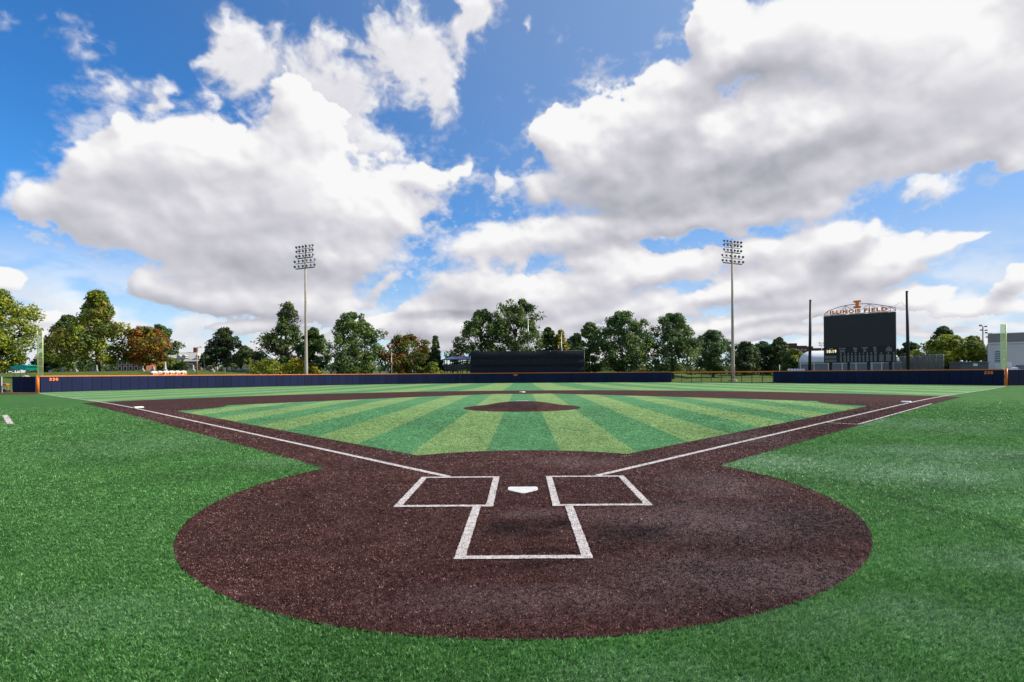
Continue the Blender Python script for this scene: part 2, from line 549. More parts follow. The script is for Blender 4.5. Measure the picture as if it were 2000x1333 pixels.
# ---------------------------------------------------------------- mesh collector
class MB:
    def __init__(self):
        self.v, self.f, self.mi = [], [], []

    def add(self, vs, fs, mi=0, M=None):
        o = len(self.v)
        if M is not None:
            vs = [M @ Vector(p) for p in vs]
        self.v += [tuple(p) for p in vs]
        self.f += [tuple(i + o for i in f) for f in fs]
        self.mi += [mi] * len(fs)
        return self

    def box(self, c, s, rz=0.0, mi=0, bev=0.0, M=None):
        """box by centre and full size; bev chamfers all edges"""
        x, y, z = (k / 2 for k in s)
        T = Matrix.Translation(c) @ Matrix.Rotation(rz, 4, 'Z')
        if M is not None:
            T = M @ T
        if not bev:
            vs = [(a * x, b * y, d * z) for a in (-1, 1) for b in (-1, 1) for d in (-1, 1)]
            fs = [(0, 1, 3, 2), (4, 6, 7, 5), (0, 4, 5, 1), (2, 3, 7, 6), (0, 2, 6, 4), (1, 5, 7, 3)]
            return self.add(vs, fs, mi, T)
        bm = bmesh.new()
        bmesh.ops.create_cube(bm, size=1)
        bmesh.ops.scale(bm, vec=s, verts=bm.verts)
        bmesh.ops.bevel(bm, geom=bm.edges[:], offset=bev, segments=2, affect='EDGES', profile=.6)
        bm.verts.index_update()
        self.add([v.co.copy() for v in bm.verts], [[v.index for v in f.verts] for f in bm.faces], mi, T)
        bm.free()
        return self

    def tube(self, pts, rad, n=8, mi=0, cap=True, M=None):
        pts = [Vector(p) for p in pts]
        if not hasattr(rad, '__len__'):
            rad = [rad] * len(pts)
        vs, fs = [], []
        ref = None
        for i, p in enumerate(pts):
            d = (pts[min(i + 1, len(pts) - 1)] - pts[max(i - 1, 0)])
            d.normalize()
            if ref is None:
                ref = Vector((1, 0, 0)) if abs(d.x) < .8 else Vector((0, 1, 0))
            a = d.cross(ref)
            if a.length < 1e-4:
                a = d.orthogonal()
            a.normalize()
            b = d.cross(a)
            ref = -b if False else a.cross(d)
            for k in range(n):
                t = 2 * math.pi * k / n
                vs.append(p + (a * math.cos(t) + b * math.sin(t)) * rad[i])
        for i in range(len(pts) - 1):
            for k in range(n):
                k2 = (k + 1) % n
                fs.append((i * n + k, i * n + k2, (i + 1) * n + k2, (i + 1) * n + k))
        if cap:
            fs.append(tuple(range(n - 1, -1, -1)))
            fs.append(tuple((len(pts) - 1) * n + k for k in range(n)))
        return self.add(vs, fs, mi, M)

    def lathe(self, prof, n=14, mi=0, M=None):
        """profile of (radius, height)"""
        vs, fs = [], []
        for r, z in prof:
            for k in range(n):
                t = 2 * math.pi * k / n
                vs.append((r * math.cos(t), r * math.sin(t), z))
        for i in range(len(prof) - 1):
            for k in range(n):
                k2 = (k + 1) % n
                fs.append((i * n + k, i * n + k2, (i + 1) * n + k2, (i + 1) * n + k))
        if prof[0][0] > 1e-4:
            fs.append(tuple(range(n - 1, -1, -1)))
        if prof[-1][0] > 1e-4:
            fs.append(tuple((len(prof) - 1) * n + k for k in range(n)))
        return self.add(vs, fs, mi, M)

    def prism(self, outline, z0, z1, mi=0, M=None):
        """outline in x/y extruded along z"""
        n = len(outline)
        vs = [(x, y, z0) for x, y in outline] + [(x, y, z1) for x, y in outline]
        fs = [tuple(range(n - 1, -1, -1)), tuple(range(n, 2 * n))]
        for k in range(n):
            k2 = (k + 1) % n
            fs.append((k, k2, n + k2, n + k))
        return self.add(vs, fs, mi, M)

    def mesh(self, name, mats, smooth=False):
        me = bpy.data.meshes.new(name)
        me.from_pydata(self.v, [], self.f)
        for m in (mats if isinstance(mats, (list, tuple)) else [mats]):
            me.materials.append(m)
        me.polygons.foreach_set('material_index', self.mi)
        bm = bmesh.new()
        bm.from_mesh(me)
        bmesh.ops.recalc_face_normals(bm, faces=bm.faces)
        bm.to_mesh(me)
        bm.free()
        if smooth:
            me.polygons.foreach_set('use_smooth', [True] * len(me.polygons))
        me.update()
        return me

    def build(self, name, mats, parent=None, smooth=False):
        return link(name, self.mesh(name, mats, smooth), parent)


def link(name, data, parent=None):
    o = bpy.data.objects.new(name, data)
    COL.objects.link(o)
    o.parent = parent
    return o


def tag(o, label=None, cat=None, group=None, kind=None):
    for k, v in (('label', label), ('category', cat), ('group', group), ('kind', kind)):
        if v:
            o[k] = v
    return o


def thing(name, label, cat, loc=(0, 0, 0), rz=0.0, group=None):
    o = bpy.data.objects.new(name, None)
    COL.objects.link(o)
    o.empty_display_size = .3
    o.location = loc
    o.rotation_euler = (0, 0, rz)
    return tag(o, label, cat, group)


def dup(root, loc, rz, label, group=None):
    """a thing again with its parts and their sub-parts"""
    r = root.copy()
    COL.objects.link(r)
    r.location = loc
    r.rotation_euler = (0, 0, rz)
    r['label'] = label
    for ch in list(root.children):
        c = ch.copy()
        COL.objects.link(c)
        c.parent = r
        for g in ch.children:
            e = g.copy()
            COL.objects.link(e)
            e.parent = c
    return r


def np_mesh(name, verts, faces, mats, mi=None, smooth=False):
    """mesh straight from arrays; faces is (n, 3) or (n, 4)"""
    me = bpy.data.meshes.new(name)
    n, k = faces.shape
    me.vertices.add(len(verts))
    me.vertices.foreach_set('co', np.ascontiguousarray(verts, np.float32).ravel())
    me.loops.add(n * k)
    me.loops.foreach_set('vertex_index', np.ascontiguousarray(faces, np.int32).ravel())
    me.polygons.add(n)
    me.polygons.foreach_set('loop_start', np.arange(0, n * k, k, dtype=np.int32))
    for m in mats:
        me.materials.append(m)
    if mi is not None:
        me.polygons.foreach_set('material_index', np.ascontiguousarray(mi, np.int32))
    me.update(calc_edges=True)
    me.validate()
    return me


def text_mesh(body, width, height, depth, bold=0.0):
    """block lettering lying in x/z, facing -y, its lower left corner at the origin"""
    cu = bpy.data.curves.new("lettering", 'FONT')
    cu.body = body
    cu.size = 1.0
    cu.space_character = 1.24
    cu.extrude = 0.05
    cu.offset = bold
    cu.resolution_u = 3
    tmp = bpy.data.objects.new("lettering", cu)
    COL.objects.link(tmp)
    me = bpy.data.meshes.new_from_object(tmp.evaluated_get(bpy.context.evaluated_depsgraph_get()))
    bpy.data.objects.remove(tmp)
    bpy.data.curves.remove(cu)
    co = np.empty(len(me.vertices) * 3, np.float32)
    me.vertices.foreach_get('co', co)
    co = co.reshape(-1, 3)
    lo, hi = co.min(0), co.max(0)
    sz = np.maximum(hi - lo, 1e-5)
    if width is None:
        width = height * sz[0] / sz[1]
    q = (co - lo) / sz
    out = np.stack([q[:, 0] * width, -q[:, 2] * depth, q[:, 1] * height], -1)
    me.vertices.foreach_set('co', np.ascontiguousarray(out, np.float32).ravel())
    me.materials.clear()
    me.update()
    return me


def lettering(name, body, loc, width, height, depth, mat, parent, rz=0.0, bold=0.03):
    me = text_mesh(body, width, height, depth, bold)
    me.materials.append(mat)
    o = link(name, me, parent)
    o.location = loc
    o.rotation_euler = (0, 0, rz)
    return o
# ---------------------------------------------------------------- lie of the land
FENCE_A = [0, 8, 14, 18, 22, 26, 30, 35, 40, 45, 50, 60]
FENCE_R = [122, 122.3, 121.6, 119.8, 117, 113.4, 110.2, 107, 104, 100.6, 98, 95]


def fence_r(deg):
    return float(np.interp(abs(deg), FENCE_A, FENCE_R))


def fence_pt(deg):
    r = fence_r(deg)
    return Vector((r * math.sin(R(deg)), r * math.cos(R(deg)), 0))


def terrain(x, y):
    r = math.hypot(x, y)
    deg = math.degrees(math.atan2(x, y))
    z = -drop(min(r, 125))
    if y > 20 and r > 85:
        d = r - (fence_r(deg) if abs(deg) < 60 else 95)
        if d > 0:
            z = -drop(fence_r(deg))
            u = x / (y - CAM_Y)
            a = float(np.interp(u, [-1.2, -.9, -.55, -.3, .1, .25, .36, .9], [2.6, 3.3, 4.0, 3.3, 2.9, 2.3, 1.5, 1.3]))
            z += a * sstep(2, 58 if u < .3 else 95, d)
    return z


# ---------------------------------------------------------------- turf materials
STAINS = [(-.14, -1.62, .32, .26, 1.0), (.36, -1.50, .24, .24, .95), (.12, -1.9, .3, .15, .6), (.10, -1.25, .35, .2, .35), (1.12, -1.85, .45, .42, .95), (.85, -2.25, .35, .3, .5), (.30, -2.50, .45, .06, .85), (.1, -2.78, .5, .09, .55),
          (3.2, -1.5, .7, .9, .70), (2.2, -2.3, .9, .6, .5), (2.6, -.9, .5, .5, .5), (1.6, -2.9, .7, .2, .45), (3.4, -.2, .3, .6, .5), (.75, -.60, .5, .10, .55), (2.4, .6, .8, .4, .35), (-.55, -.62, .4, .09, .4), (1.9, -.5, .35, .5, .4), (-2.6, -2.3, .9, .25, .3), (.45, .25, .16, .4, .35), (-.45, .3, .14, .4, .3)]


def stained_sheen(t, P, col, grain=1.0):
    """damp and worn patches in the brown turf round the plate, plus pale sheen painted in"""
    nz = t.noise(P, 2.6, 5, .65)
    wv = t.vm('ADD', P, t.vm('SCALE', t.vm('SUBTRACT', nz.outputs['Color'], (.5, .5, .5)), s=.8))
    acc = None
    for x, y, rx, ry, am in STAINS:
        v = t.vm('DIVIDE', t.vm('SUBTRACT', wv, (x, y, 0)), (rx, ry, 50))
        k = t.ss(t.vm('LENGTH', v), 1.55, .15, 0.0, am)
        acc = k if acc is None else t.m('MAXIMUM', acc, k)
    big = t.ss(t.noise(P, .8, 4, .6).outputs['Fac'], .42, .68, 0.0, .28)
    acc = t.m('MULTIPLY', t.m('MAXIMUM', acc, big), grain)
    # pale patches that paint sky sheen into the brown colour
    acc2 = None
    for x, y, rx, ry, am in ((2.2, -1.4, 1.5, .9, .34), (1.9, -3.0, 1.3, .5, .32), (.1, -1.05, .45, .22, .30), (2.9, .4, .8, .9, .30), (.2, -3.5, 1.2, .3, .22), (1.0, 2.6, 1.0, .6, .22), (5.5, 6.2, 1.6, 1.6, .22)):
        v = t.vm('DIVIDE', t.vm('SUBTRACT', wv, (x, y, 0)), (rx, ry, 50))
        k = t.ss(t.vm('LENGTH', v), 1.5, .2, 0.0, am)
        acc2 = k if acc2 is None else t.m('MAXIMUM', acc2, k)
    col = t.mix(t.m('MULTIPLY', acc2, t.m('SUBTRACT', 1.35, grain)), col, (.30, .25, .265))
    return t.mix(acc, col, (.012, .008, .009))


SHEEN = [(4.6, 2.5, 1.5, .8, .75), (6.6, 1.3, 1.6, .9, .75), (8.6, 3.2, 2.2, 1.2, .60), (4.9, -2.7, 1.3, .35, .60), (3.0, -3.9, 1.6, .30, .35), (-4.4, 2.9, 1.2, .5, .30), (-3.2, -3.8, 1.4, .3, .25), (12, 9, 3, 2, .35), (-9, 6, 2.5, 2, .2), (1.0, -4.6, 1.2, .2, .30), (6.2, -.9, .8, .5, .30)]  # pale spots standing for sun sheen, painted into the turf colour
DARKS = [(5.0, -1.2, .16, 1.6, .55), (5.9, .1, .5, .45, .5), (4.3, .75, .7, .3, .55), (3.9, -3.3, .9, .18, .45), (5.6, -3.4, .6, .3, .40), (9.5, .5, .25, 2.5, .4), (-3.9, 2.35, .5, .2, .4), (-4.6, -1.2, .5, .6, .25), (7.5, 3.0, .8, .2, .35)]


def sheen_and_wear(t, P, col, grain):
    """pale patches that paint sheen into the colour, dark ones where traffic packed infill"""
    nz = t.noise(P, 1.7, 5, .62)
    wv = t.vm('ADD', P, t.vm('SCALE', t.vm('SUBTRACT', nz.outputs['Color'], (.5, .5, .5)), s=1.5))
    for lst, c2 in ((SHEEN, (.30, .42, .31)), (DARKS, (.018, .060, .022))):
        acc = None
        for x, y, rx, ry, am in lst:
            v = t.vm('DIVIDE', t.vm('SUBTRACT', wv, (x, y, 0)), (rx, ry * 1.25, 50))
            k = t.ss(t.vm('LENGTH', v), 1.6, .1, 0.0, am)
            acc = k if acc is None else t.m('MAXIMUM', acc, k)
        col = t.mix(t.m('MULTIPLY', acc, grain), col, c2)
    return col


def turf(name, cols, scale=1.0, spec=0.06, rough=0.8, stripes=None, sheen=0.0, stain_sheen=False):
    """short synthetic pile: fine uneven fibre colour, a rough nap, broad patches of painted sheen and wear; stripes = (width, offset, other colours)"""
    m = bpy.data.materials.new(name)
    m.use_nodes = True
    nt = m.node_tree
    t = NT(nt)
    b = nt.nodes['Principled BSDF']
    tc = t.n('ShaderNodeTexCoord')
    P = tc.outputs['Object']
    nf = t.noise(P, 60 * scale, 3, .7)
    nm = t.noise(P, 11 * scale, 4, .65)
    nl = t.noise(P, .45, 4, .55)
    nk = t.noise(P, 2.2 * scale, 4, .6)
    f = t.m('ADD', t.m('MULTIPLY', nf.outputs['Fac'], .42), t.m('ADD', t.m('MULTIPLY', nm.outputs['Fac'], .36), t.m('MULTIPLY', nk.outputs['Fac'], .22)))
    f = t.ss(f, .36, .66)

    def tri(c):
        r = t.n('ShaderNodeValToRGB')
        nt.links.new(f, r.inputs[0])
        e = r.color_ramp.elements
        e[0].position, e[1].position = 0, 1
        e[0].color, e[1].color = (*c[0], 1), (*c[2], 1)
        k = e.new(.5)
        k.color = (*c[1], 1)
        return r.outputs[0]
    col = tri(cols)
    if stripes:
        sx = t.n('ShaderNodeSeparateXYZ')
        nt.links.new(P, sx.inputs[0])
        wob = t.m('MULTIPLY', t.m('SUBTRACT', nm.outputs['Fac'], .5), .10)
        q = t.m('DIVIDE', t.m('ADD', t.m('ADD', sx.outputs[0], wob), stripes[1]), stripes[0] * 2)
        fr = t.m('FRACT', q)
        k = t.m('MULTIPLY', t.ss(fr, .0, .012), t.ss(fr, .512, .5))
        col = t.mix(k, tri(stripes[2]), col)
    big = t.ss(nl.outputs['Fac'], .3, .7, .86, 1.14)
    mul = t.n('ShaderNodeHueSaturation')
    nt.links.new(col, mul.inputs['Color'])
    nt.links.new(big, mul.inputs['Value'])
    fin = mul.outputs[0] if stain_sheen or stripes else sheen_and_wear(t, P, mul.outputs[0], t.ss(nf.outputs['Fac'], .40, .60, .15, .9))
    if stain_sheen:
        fin = stained_sheen(t, P, fin, t.ss(nf.outputs['Fac'], .40, .60, 1.0, .6))
    nt.links.new(fin, b.inputs['Base Color'])
    nt.links.new(t.ss(nl.outputs['Fac'], .3, .7, rough - .08, rough + .12), b.inputs['Roughness'])
    b.inputs['Specular IOR Level'].default_value = spec
    if sheen:
        b.inputs['Sheen Weight'].default_value = sheen
        b.inputs['Sheen Roughness'].default_value = .4
    bp = t.n('ShaderNodeBump')
    bp.inputs['Strength'].default_value = .7
    bp.inputs['Distance'].default_value = .03
    hgt = t.m('ADD', t.m('MULTIPLY', nf.outputs['Fac'], .6), t.m('MULTIPLY', nm.outputs['Fac'], 1.0))
    nt.links.new(hgt, bp.inputs['Height'])
    nt.links.new(bp.outputs[0], b.inputs['Normal'])
    return m


G_FOUL = [(.023, .077, .016), (.048, .138, .032), (.090, .200, .064)]
G_DARK = [(.038, .120, .048), (.078, .218, .090), (.145, .31, .15)]
G_LITE = [(.10, .175, .056), (.175, .285, .102), (.27, .385, .178)]
BROWN = [(.020, .008, .007), (.052, .021, .018), (.108, .057, .052)]
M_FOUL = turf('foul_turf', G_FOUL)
M_IN = turf('infield_turf', G_DARK, stripes=(1.57, .78, G_LITE))
M_OUT = turf('outfield_turf', G_DARK, stripes=(4.5, 2.15, G_LITE))
M_DIRT = turf('brown_turf', BROWN, scale=1.2, stain_sheen=True)
M_PAD_DIRT = turf('dark_clay', [(.014, .007, .007), (.034, .016, .015), (.075, .044, .042)], scale=1.2)
M_LINE = pmat('white_turf', (.50, .46, .445), .85, .1, var=.18, vscale=14, bump=.5, bscale=90)
M_TRACK = turf('track_red', [(.05, .02, .015), (.10, .04, .03), (.16, .07, .05)])


def sheet(name, outline, off, mat, cell=3.0, zf=None):
    """flat outline draped over the falling field, cut into cells so that it follows the fall"""
    bm = bmesh.new()
    vs = [bm.verts.new((x, y, 0)) for x, y in outline]
    bm.faces.new(vs)
    bmesh.ops.triangulate(bm, faces=bm.faces[:])
    xs = [p[0] for p in outline]
    ys = [p[1] for p in outline]
    for ax, lo, hi in ((0, min(xs), max(xs)), (1, min(ys), max(ys))):
        k = math.floor(lo / cell) + 1
        while k * cell < hi:
            co, no = [0, 0, 0], [0, 0, 0]
            co[ax], no[ax] = k * cell, 1
            bmesh.ops.bisect_plane(bm, geom=bm.verts[:] + bm.edges[:] + bm.faces[:], plane_co=co, plane_no=no, dist=1e-5)
            k += 1
    for v in bm.verts:
        v.co.z = (zf(v.co.x, v.co.y) if zf else -drop(math.hypot(v.co.x, v.co.y))) + off
    bmesh.ops.recalc_face_normals(bm, faces=bm.faces)
    if bm.faces and sum(f.normal.z for f in bm.faces) < 0:
        bmesh.ops.reverse_faces(bm, faces=bm.faces[:])
    me = bpy.data.meshes.new(name)
    bm.to_mesh(me)
    bm.free()
    me.materials.append(mat)
    o = link(name, me)
    o['kind'] = 'structure'
    return o


def arc(cx, cy, r, a0, a1, n):
    """points on a circle, angles in degrees from +Y towards +X"""
    return [(cx + r * math.sin(R(a0 + (a1 - a0) * i / n)), cy + r * math.cos(R(a0 + (a1 - a0) * i / n))) for i in range(n + 1)]


# open ground out to the horizon
def ground_sheet():
    rs = [0, 30, 60, 90] + [90 + 4 * i for i in range(1, 32)] + [225, 250, 290, 350, 450, 650, 1000, 1800]
    na = 180
    vs, fs = [], []
    for r in rs:
        for k in range(na):
            a = 2 * math.pi * k / na
            x, y = r * math.sin(a), r * math.cos(a)
            vs.append((x, y, terrain(x, y) - (.10 if r < 100 else .05)))
    for i in range(len(rs) - 1):
        for k in range(na):
            k2 = (k + 1) % na
            fs.append((i * na + k, (i + 1) * na + k, (i + 1) * na + k2, i * na + k2))
    me = np_mesh('ground', np.array(vs), np.array(fs), [turf('lawn', [(.035, .060, .012), (.075, .115, .026), (.13, .17, .05)], scale=.25)])
    o = link('ground', me)
    o['kind'] = 'structure'


ground_sheet()
rim = [tuple(fence_pt(a)[:2]) for a in np.linspace(-45, 45, 61)]
foul = rim + [(79.5, 71.6), (92, 60), (80, 20), (45, -14), (20, -24), (-20, -24), (-45, -14), (-80, 20), (-92, 60), (-79.5, 71.6)]
sheet('foul_territory', foul, 0.0, M_FOUL)
out = rim + [(0.02, 0.02), ]
sheet('outfield', [(-0.0, 0.0)] + rim, .004, M_OUT)
# brown turf of the infield: rear arc, base paths, home circle
OUTW = 1.02
q = OUTW * math.sqrt(2)


def line_hits_arc(cx, cy, r, sgn):
    """outer edge of the base path (y = sgn*x - q) meets the rear arc"""
    a, b2 = 1, 1
    best = None
    for i in range(4000):
        x = i * .01
        y = x - q
        if math.hypot(x - cx, y - cy) < r:
            best = (x, y)
    return best


RA = 29.1
hx, hy = line_hits_arc(0, 18.44, RA, 1)
ang = math.degrees(math.atan2(hx, hy - 18.44))
dirt = [(-hx, hy)] + arc(0, 18.44, RA, -ang, ang, 80)[1:]
ih = math.degrees(math.asin(q / math.sqrt(2) / 4.08))
a_out = 45 + ih
dirt += arc(0, 0, 4.08, a_out, 360 - a_out, 90)
sheet('infield_dirt', dirt, .008, M_DIRT)
# striped infield grass inside the bases
INW = .93
w2 = INW * math.sqrt(2)
B = 27.43 / math.sqrt(2)
hi_ = math.degrees(math.asin(INW / 4.08))


def base_cut(cx, cy, r, d0, d1, n=14):
    return arc(cx, cy, r, d0, d1, n)


cr_ = 4.0
k = math.degrees(math.asin(INW / cr_))
grass = arc(0, 0, 4.08, -(45 - hi_), 45 - hi_, 24)
grass += base_cut(B, B, cr_, 225 + k, 315 - k)           # first base cut-out
grass += base_cut(0, 2 * B, cr_, 135 + k, 225 - k)       # second base
grass += base_cut(-B, B, cr_, 45 + k, 135 - k)           # third base
# walk the outline in one direction: home arc left to right, then first, second, third
sheet('infield_grass', grass, .012, M_IN)
sheet('warning_track', [(-92, 60.5), (-62.5, 61.2), (-69, 69.6), (-79.5, 71.4)], .006, M_TRACK)


def strip(name, p, q_, wd, off=.016):
    p, q_ = Vector(p), Vector(q_)
    d = (q_ - p).normalized()
    nrm = Vector((-d.y, d.x)) * wd / 2
    return [tuple(p + nrm), tuple(p - nrm), tuple(q_ - nrm), tuple(q_ + nrm)]


def ragged(outline, step=.06, amp=.008, seed=1):
    """brush-edged outline"""
    rg = random.Random(seed)
    out_ = []
    n = len(outline)
    for i in range(n):
        a, b = Vector(outline[i]), Vector(outline[(i + 1) % n])
        L = (b - a).length
        m = max(1, int(L / step))
        for j in range(m):
            p = a + (b - a) * (j / m)
            out_.append((p.x + rg.uniform(-amp, amp), p.y + rg.uniform(-amp, amp)))
    return out_


lf = sheet('foul_line', strip('', (-1.20, 1.20), (-71.0, 71.0), .11), .016, M_LINE)
rf = sheet('foul_line', strip('', (1.20, 1.20), (71.0, 71.0), .11), .016, M_LINE)


def frame(name, x0, x1, y0, y1, wx, wy, sides='lrbt'):
    """painted box: outer limits x0..x1, y0..y1"""
    bm_parts = []
    if 'l' in sides:
        bm_parts.append([(x0, y0), (x0 + wx, y0), (x0 + wx, y1), (x0, y1)])
    if 'r' in sides:
        bm_parts.append([(x1 - wx, y0), (x1, y0), (x1, y1), (x1 - wx, y1)])
    if 'b' in sides:
        bm_parts.append([(x0 + wx, y0), (x1 - wx, y0), (x1 - wx, y0 + wy), (x0 + wx, y0 + wy)])
    if 't' in sides:
        bm_parts.append([(x0 + wx, y1 - wy), (x1 - wx, y1 - wy), (x1 - wx, y1), (x0 + wx, y1)])
    bm = bmesh.new()
    for i, o_ in enumerate(bm_parts):
        bm.faces.new([bm.verts.new((x, y, .0165 if i > 1 else .016)) for x, y in ragged(o_, .04, .0045, i + 3)])
    bmesh.ops.triangulate(bm, faces=bm.faces[:])
    for f_ in bm.faces:
        if f_.normal.z < 0:
            f_.normal_flip()
    me = bpy.data.meshes.new(name)
    bm.to_mesh(me)
    bm.free()
    me.materials.append(M_LINE)
    o = link(name, me)
    o['kind'] = 'structure'
    return o


frame('batters_box_line', -1.63, -.375, -.74, 1.19, .095, .085)
frame('batters_box_line', .375, 1.63, -.74, 1.19, .095, .085)
frame('catchers_box_line', -.63, .63, -2.63, -.742, .10, .085, 'lrb')
# runner's lane to first, coach's box by third
off = .93 / math.sqrt(2)
sheet('runners_lane_line', strip('', (9.70 + off, 9.70 - off), (19.4 + off, 19.4 - off), .08), .016, M_LINE)
sheet('runners_lane_line', strip('', (9.75, 9.65), (9.70 + off - .03, 9.70 - off + .03), .06), .016, M_LINE)
sheet('coachs_box_line', strip('', (-22.2, 15.5), (-17.85, 11.2), .16), .010, M_LINE)
sheet('coachs_box_line', strip('', (-22.1, 15.4), (-25.2, 12.3), .10), .010, M_LINE)
sheet('coachs_box_line', strip('', (-17.97, 11.32), (-21.0, 8.2), .10), .010, M_LINE)

# pitcher's mound
def mound_z(d):
    return .27 * (1 - sstep(.55, 2.78, d)) + .012


mb = MB()
ring = [0, .3, .6, .9, 1.2, 1.6, 2.0, 2.4, 2.78]
nseg = 56
MC = Vector((0, 17.98, 0))
vs = [(0, MC.y, mound_z(0))]
for r in ring[1:]:
    for k in range(nseg):
        t = 2 * math.pi * k / nseg
        rr = r * (1 + (.006 * math.sin(7 * t) if r > 2.7 else 0))
        vs.append((rr * math.sin(t), MC.y + rr * math.cos(t), mound_z(r)))
fs = [(0, 1 + (k + 1) % nseg, 1 + k) for k in range(nseg)]
for i in range(len(ring) - 2):
    for k in range(nseg):
        k2 = (k + 1) % nseg
        fs.append((1 + i * nseg + k, 1 + i * nseg + k2, 1 + (i + 1) * nseg + k2, 1 + (i + 1) * nseg + k))
mb.add(vs, fs)
mo = mb.build('pitchers_mound', M_DIRT, None, True)
mo['kind'] = 'structure'
# trodden landing strip in front of the rubber
sheet('landing_strip', [(-.62, 15.75), (.62, 15.75), (.62, 18.25), (-.62, 18.25)], .006, M_PAD_DIRT, .25, lambda x, y: mound_z(math.hypot(x, y - MC.y)))

M_RUBBER = pmat('white_rubber', (.56, .57, .545), .5, .35, var=.12, vscale=7)
mb = MB().box((0, 0, 0), (.61, .15, .04), bev=.008)
pr = mb.build('pitching_rubber', M_RUBBER)
pr.location = (0, 18.44, mound_z(.46) + .012)
tag(pr, 'white pitching rubber on top of the brown mound', 'pitching rubber')
# home plate
pl = [(0, 0), (.216, .216), (.216, .432), (-.216, .432), (-.216, .216)]
bm = bmesh.new()
f0 = bm.faces.new([bm.verts.new((x, y, 0)) for x, y in pl])
ex = bmesh.ops.extrude_face_region(bm, geom=[f0])
bmesh.ops.translate(bm, vec=(0, 0, .010), verts=[g for g in ex['geom'] if isinstance(g, bmesh.types.BMVert)])
bmesh.ops.recalc_face_normals(bm, faces=bm.faces)
bmesh.ops.bevel(bm, geom=[e for e in bm.edges if abs(e.verts[0].co.z - e.verts[1].co.z) > .005], offset=.02, segments=3, affect='EDGES')
bmesh.ops.bevel(bm, geom=[e for e in bm.edges if min(v.co.z for v in e.verts) > .006], offset=.003, segments=2, affect='EDGES')
me = bpy.data.meshes.new('home_plate')
bm.to_mesh(me)
bm.free()
me.materials.append(M_RUBBER)
hp = link('home_plate', me)
hp.location = (0, -.02, .004)
tag(hp, 'white five-sided home plate between the two batters boxes', 'home plate')
M_BASE = pmat('white_canvas', (.78, .76, .75), .6, .3, var=.05, vscale=9)
for x, y, rz, lb in ((-B + .0, B + .19, 45, 'white square base bag at the left foul line'), (B, B + .19, 45, 'white square base bag at the right foul line'), (0, 2 * B, 45, 'white base bag at the back of the infield behind the mound')):
    b_ = thing('base_bag', lb, 'base', (x, y, -drop(math.hypot(x, y)) + .012), R(rz), 'bases of the infield')
    MB().box((0, 0, .04), (.40, .40, .075), bev=.025).build('cover', M_BASE, b_, True)
    MB().box((0, 0, .006), (.36, .36, .012)).build('anchor_plate', M_PAD_DIRT, b_)
# ---------------------------------------------------------------- pile of the turf, single fibres in the nearer part of the field
def fibre_mat(name, stops, rough, spec, glow=0.0, stain_sheen=False):
    m = bpy.data.materials.new(name)
    m.use_nodes = True
    nt = m.node_tree
    t = NT(nt)
    b = nt.nodes['Principled BSDF']
    g = t.n('ShaderNodeNewGeometry')
    tc = t.n('ShaderNodeTexCoord')
    nl = t.noise(tc.outputs['Object'], .5, 4, .55)
    r = t.n('ShaderNodeValToRGB')
    tuft = t.n('ShaderNodeAttribute', attribute_name='tuft')
    nt.links.new(t.m('ADD', t.m('MULTIPLY', g.outputs['Random Per Island'], .5), t.m('MULTIPLY', tuft.outputs['Fac'], .5)), r.inputs[0])
    e = r.color_ramp.elements
    e[0].position, e[0].color = stops[0][0], (*stops[0][1], 1)
    e[1].position, e[1].color = stops[-1][0], (*stops[-1][1], 1)
    for p, c in stops[1:-1]:
        k = e.new(p)
        k.color = (*c, 1)
    h = t.n('ShaderNodeHueSaturation')
    nt.links.new(r.outputs[0], h.inputs['Color'])
    nt.links.new(t.ss(nl.outputs['Fac'], .3, .7, .84, 1.16), h.inputs['Value'])
    fin = h.outputs[0]
    if stain_sheen == 1:
        fin = stained_sheen(t, tc.outputs['Object'], fin, t.ss(t.m('FRACT', t.m('MULTIPLY', g.outputs['Random Per Island'], 5.77)), .55, .75, 1.0, .70))
    elif stain_sheen == 2:
        fin = sheen_and_wear(t, tc.outputs['Object'], fin, t.ss(t.m('FRACT', t.m('MULTIPLY', g.outputs['Random Per Island'], 7.31)), .45, .60, .12, 1.0))
    nt.links.new(fin, b.inputs['Base Color'])
    if glow:
        tr = t.n('ShaderNodeBsdfTranslucent')
        nt.links.new(fin, tr.inputs[0])
        mx = t.n('ShaderNodeMixShader')
        mx.inputs[0].default_value = glow
        nt.links.new(b.outputs[0], mx.inputs[1])
        nt.links.new(tr.outputs[0], mx.inputs[2])
        nt.links.new(mx.outputs[0], nt.nodes['Material Output'].inputs[0])
    b.inputs['Roughness'].default_value = rough
    b.inputs['Specular IOR Level'].default_value = spec
    return m


FM_FOUL = fibre_mat('green_fibre', [(.1, (.028, .100, .022)), (.38, (.074, .228, .050)), (.68, (.148, .350, .097)), (.9, (.34, .53, .28))], .45, .25, .30, 2)  # lightest stop paints glints into the fibre colour
FM_DARK = fibre_mat('deep_green_fibre', [(0, (.050, .175, .070)), (.5, (.138, .335, .136)), (1, (.18, .40, .21))], .48, .18, .30)
FM_LITE = fibre_mat('pale_green_fibre', [(0, (.16, .245, .062)), (.5, (.245, .395, .16)), (1, (.38, .48, .20))], .48, .18, .30)
FM_BROWN = fibre_mat('brown_fibre', [(.1, (.024, .009, .007)), (.40, (.100, .038, .029)), (.64, (.185, .088, .076)), (.80, (.28, .17, .155)), (.94, (.44, .34, .33))], .5, .18, 0, 1)  # palest stops are glints painted onto single brown fibres
FM_WHITE = fibre_mat('white_fibre', [(0, (.46, .42, .405)), (1, (.66, .62, .605))], .6, .3)


def in_box(x, y, x0, x1, y0, y1):
    return (x > x0) & (x < x1) & (y > y0) & (y < y1)


